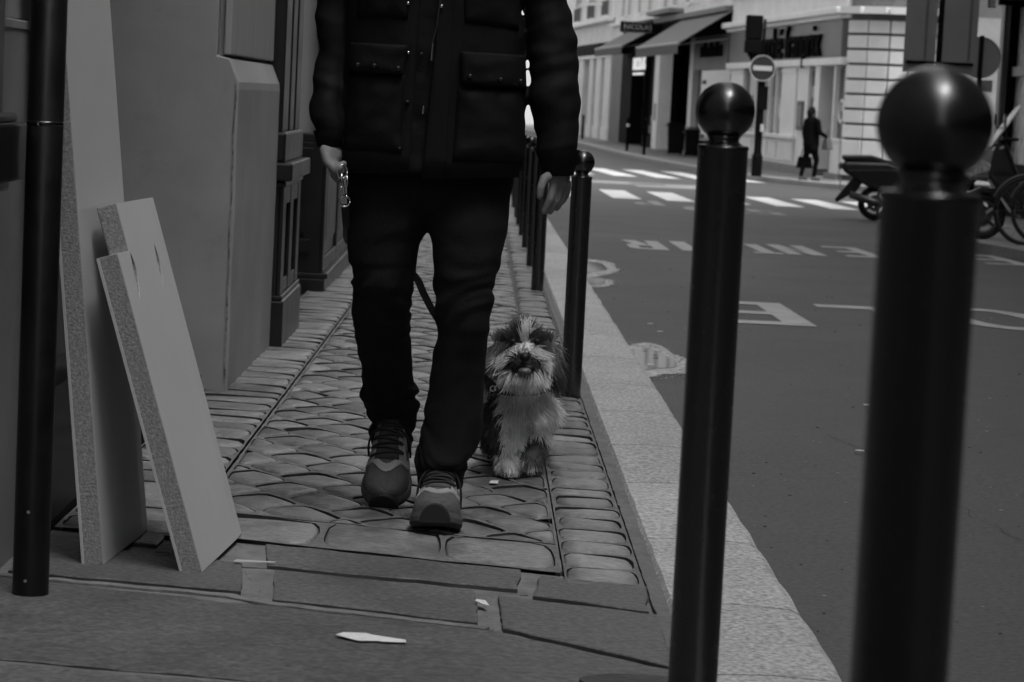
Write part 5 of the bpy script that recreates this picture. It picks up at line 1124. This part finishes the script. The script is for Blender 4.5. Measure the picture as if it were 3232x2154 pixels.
link('hair', blend([((0, .02, 1.56), (0, .03, 1.59), .095, .088), ((0, .08, 1.55), (0, .07, 1.38), .075, .05)], .016, 3, 'hair'), M('pedestrian_hair', .012, .8, spec=.05), ped)
link('coat', blend([((-.14, 0, 1.35), (.14, 0, 1.35), .075, .075), ((0, 0, .82), (0, 0, 1.3), .19, .165), ((-.08, .0, .72), (.08, .0, .72), .13, .13), ((.2, 0, 1.34), (.25, .02, 1.07), .07, .06), ((.25, .02, 1.07), (.25, -.02, .86), .058, .045), ((-.2, 0, 1.34), (-.26, -.02, 1.1), .07, .06), ((-.26, -.02, 1.1), (-.28, -.2, 1.01), .056, .045)], .018, 2, 'coat'), m_coat, ped)
link('trousers', blend([((-.08, 0, .82), (-.10, -.1, .46), .095, .07), ((-.10, -.1, .46), (-.1, -.06, .12), .065, .05), ((.08, 0, .82), (.09, .08, .46), .095, .07), ((.09, .08, .46), (.09, .16, .12), .065, .05)], .016, 2, 'trousers'), m_tr, ped)
for x, y in ((-.1, -.06), (.09, .16)): link('shoe', blend([((x, y + .03, .05), (x, y - .14, .035), .045, .032)], .012, 2, 'shoe'), M('grey_shoe', .06, .6), ped)
def bag(loc, w, d, h, label, m, rz=0):
    r = empty('handbag', loc, rz=rz, label=label, cat='bag'); MB().hexa([(-w, -d, 0), (w, -d, 0), (w, d, 0), (-w, d, 0), (-w * .82, -d * .6, h), (w * .82, -d * .6, h), (w * .82, d * .6, h), (-w * .82, d * .6, h)]).build('body', m, r, bevel=.02)
    MB().tube([(-w * .55, 0, h - .01), (-w * .4, 0, h + .14), (0, 0, h + .2), (w * .4, 0, h + .14), (w * .55, 0, h - .01)], .01, 6).build('handle', m, r)
c, s = math.cos(math.radians(-25)), math.sin(math.radians(-25))
bag((px - .094, py + .22, pg + .27), .19, .07, .26, 'dark handbag hanging from the hand of the woman at the shop door', m_blk, .3)
bag((px + .36, py - .08, pg + .72), .12, .09, .24, 'grey shoulder bag held in front of the woman at the shop door', M('grey_bag', .075, .7), .9)

# ================================================================== TWO-WHEELERS
m_tyre = M('tyre', .012, .8, bump=.2, bscale=90); m_rim = M('alloy', .13, .35, metal=.7); m_pl = M('black_plastic', .012, .35); m_lac = M('dark_lacquer', .02, .15, coat=.6); m_silver = M('silver_lacquer', .34, .25, metal=.4); m_lens = M('lamp_lens', .45, .08, var=.6, scale=30, spec=.8); m_ws = M('windscreen', .55, .1, var=.1, spec=.8)
def wheel(par, x, z, R, wd, disc=True, name='wheel'):
    n = 36; mb = MB(); prof = [(R - .07, -wd * .42), (R - .03, -wd * .5), (R - .006, -wd * .32), (R, 0), (R - .006, wd * .32), (R - .03, wd * .5), (R - .07, wd * .42), (R - .07, -wd * .42)]
    w = mb.lathe(prof, (x, 0, z), n, 'y').build(name, m_tyre, par, smooth=True)
    MB().lathe([(R - .09, -wd * .35), (R - .068, -wd * .40), (R - .068, wd * .40), (R - .09, wd * .35), (R - .09, -wd * .35)], (x, 0, z), n, 'y').build('rim', m_rim, w, smooth=True)
    for k in range(5):
        a = 2 * math.pi * k / 5; MB().tube([(x + .03 * math.cos(a), 0, z + .03 * math.sin(a)), (x + (R - .08) * math.cos(a), 0, z + (R - .08) * math.sin(a))], [.03, .018], 6).build('spoke', m_rim, w)
    MB().lathe([(.002, -.06), (.05, -.06), (.05, .06), (.002, .06)], (x, 0, z), 16, 'y').build('hub', m_rim, w); MB().lathe([(.06, -.075), (.11, -.075), (.11, -.068), (.06, -.068), (.06, -.075)], (x, 0, z), 24, 'y').build('brake_disc', m_rim, w)
    return w
def side(par, name, pts, wd, mat, bev=.03, y0=0): return MB().prism([Vector((x, y0 - wd / 2, z)) for x, z in pts], (0, wd, 0)).build(name, mat, par, bevel=bev, seg=3)
def scooter(loc, rz, label, windscreen, topcase, panel):
    r = empty('scooter', loc, rz=rz, label=label, cat='scooter', group='scooters parked at the right kerb')
    wheel(r, 0, .235, .235, .13); wheel(r, 1.36, .235, .235, .12)
    side(r, 'tail', [(-.42, .62), (-.50, .70), (-.46, .78), (.15, .80), (.48, .72), (.50, .42), (.25, .36), (-.1, .44)], .30, m_lac, .05); side(r, 'seat', [(-.46, .78), (-.50, .86), (-.1, .88), (.1, .83), (.46, .80), (.52, .74), (.4, .73)], .28, m_pl, .04)
    side(r, 'rear_mudguard', [(-.40, .46), (-.30, .60), (-.12, .60), (-.26, .38), (-.52, .22), (-.55, .26)], .14, m_pl, .012); side(r, 'tail_light', [(-.505, .66), (-.53, .72), (-.49, .77), (-.45, .70)], .2, M('tail_lens', .12, .15), .01); side(r, 'number_plate', [(-.50, .40), (-.49, .55), (-.475, .55), (-.485, .40)], .2, m_swh, .002)
    side(r, 'floor', [(.40, .26), (.42, .40), (.98, .36), (1.0, .24)], .34, m_pl, .03); side(r, 'leg_shield', [(.95, .28), (1.05, .26), (1.36, .66), (1.30, .96), (1.18, 1.0), (1.05, .70)], .42, m_lac, .06)
    side(r, 'front_cowl', [(1.24, .62), (1.52, .60), (1.58, .70), (1.36, .96), (1.2, 1.0)], .34, panel, .07); side(r, 'front_mudguard', [(1.10, .40), (1.18, .52), (1.40, .53), (1.60, .42), (1.66, .30), (1.58, .34), (1.40, .47), (1.2, .46)], .15, m_pl, .015)
    for s in (-1, 1):
        h = side(r, 'headlight', [(1.24, .72), (1.54, .62), (1.60, .68), (1.42, .82)], .10, m_lens, .02, s * .135)
        MB().tube([(1.43, s * .09, .44), (1.36, s * .09, .235)], .022, 8).build('fork_leg', m_rim, r); MB().tube([(1.22, s * .08, 1.0), (1.16, s * .34, 1.03), (1.1, s * .38, 1.03)], .017, 8).build('handlebar', m_pl, r)
        MB().tube([(1.2, s * .30, 1.03), (1.24, s * .36, 1.18)], .008, 6).build('mirror_stem', m_pl, r); MB().lathe([(.002, -.02), (.055, -.015), (.06, .005), (.002, .008)], (1.25, s * .38, 1.22), 16, 'x').build('mirror', m_pl, r)
        side(r, 'side_panel', [(-.40, .66), (.3, .70), (.42, .60), (.2, .48), (-.1, .52)], .015, panel, .005, s * .157)
    MB().tube([(.35, -.17, .22), (0, -.19, .25), (-.35, -.19, .34)], [.03, .055, .05], 12).build('exhaust', m_rim, r, smooth=True)
    side(r, 'stand', [(.42, .26), (.5, .26), (.40, .0), (.34, .0)], .2, m_pl, .005)
    if windscreen: MB().prism([Vector((1.34 - .30 * t, yy, .94 + .44 * t)) for t, yy in ((0, -.2), (.5, -.22), (.9, -.16), (1, 0), (.9, .16), (.5, .22), (0, .2))], (.012, 0, .006)).build('windscreen', m_ws, r)
    if topcase: MB().hexa([(-.62, -.2, .92), (-.2, -.2, .92), (-.2, .2, .92), (-.62, .2, .92), (-.58, -.17, 1.2), (-.26, -.17, 1.2), (-.26, .17, 1.2), (-.58, .17, 1.2)]).build('top_case', m_pl, r, bevel=.08, seg=4)
    return r
scooter((5.30, 34.3, zg(34.3) + ROAD), math.radians(-8), 'black scooter parked tail to the road left of the nearest bollard top', False, False, m_pl)
scooter((6.42, 25.6, zg(25.6)), math.radians(176), 'scooter with pale windscreen and large headlight at the right edge', True, True, m_silver)
def bicycle(loc, rz, label):
    r = empty('bicycle', loc, rz=rz, label=label, cat='bicycle', group='bicycles at the right edge')
    for x in (0, 1.02):
        n = 48; w = MB().tube(tor((x, 0, .335), .322, 0, (1, 0, 0), (0, 0, 1), n), .017, 8).build('wheel', m_tyre, r, smooth=True); MB().tube(tor((x, 0, .335),   .300, 0, (1, 0, 0), (0, 0, 1), n), .006, 6).build('rim', M('dull_alloy', .12, .4, metal=.5), w, smooth=True)
        for k in range(18): a = 2 * math.pi * k / 18; MB().tube([(x, .02 * (-1) ** k, .335), (x + .3 * math.cos(a), 0, .335 + .3 * math.sin(a))], .0018, 4).build('spoke', m_rim, w)
        MB().tube([(x, -.05, .335), (x, .05, .335)], .02, 10).build('hub', m_rim, w)
        q = [(x + .36 * math.cos(a), 0, .335 + .36 * math.sin(a)) for a in [math.radians(20 + 9 * k) for k in range(17)]]; MB().tube(q, .008, 6).build('mudguard', M('dull_alloy', .12, .4, metal=.5), r)
    for nm, q, rr in (('top_tube', [(.38, 0, .82), (.85, 0, .86)], .016), ('down_tube', [(.46, 0, .30), (.86, 0, .80)], .018), ('seat_tube', [(.46, 0, .30), (.34, 0, .92)], .016), ('seat_stay', [(0, 0, .335), (.38, 0, .82)], .011), ('chain_stay', [(0, 0, .335), (.46, 0, .30)], .011), ('fork', [(1.02, 0, .335), (.86, 0, .80), (.83, 0, 1.0)], .014), ('handlebar', [(.78, -.28, 1.02), (.86, -.1, 1.03), (.86, .1, 1.03), (.78, .28, 1.02)], .012), ('crank', [(.46, -.09, .30), (.40, -.09, .15)], .010), ('pedal', [(.40, -.17, .15), (.40, -.08, .15)], .018)): MB().tube(q, rr, 8).build(nm, m_pl if nm != 'handlebar' else m_rim, r)
    side(r, 'saddle', [(.20, .94), (.22, .98), (.48, .965), (.46, .94)], .13, m_pl, .02); MB().lathe([(.02, -.01), (.09, -.01), (.09, .01), (.02, .01)], (.46, -.05, .30), 20, 'y').build('chainring', m_rim, r)
    MB().hexa([(1.0, -.15, .80), (1.3, -.15, .80), (1.3, .15, .80), (1.0, .15, .80), (.95, -.19, 1.03), (1.35, -.19, 1.03), (1.35, .19, 1.03), (.95, .19, 1.03)]).build('front_basket', m_grey, r) if False else None
    return r
bicycle((6.30, 24.55, zg(24.55)), math.radians(180), 'bicycle with front wheel in view at the right edge'); bicycle((6.55, 24.9, zg(24.9)), math.radians(178), 'second bicycle just behind the first at the right edge')
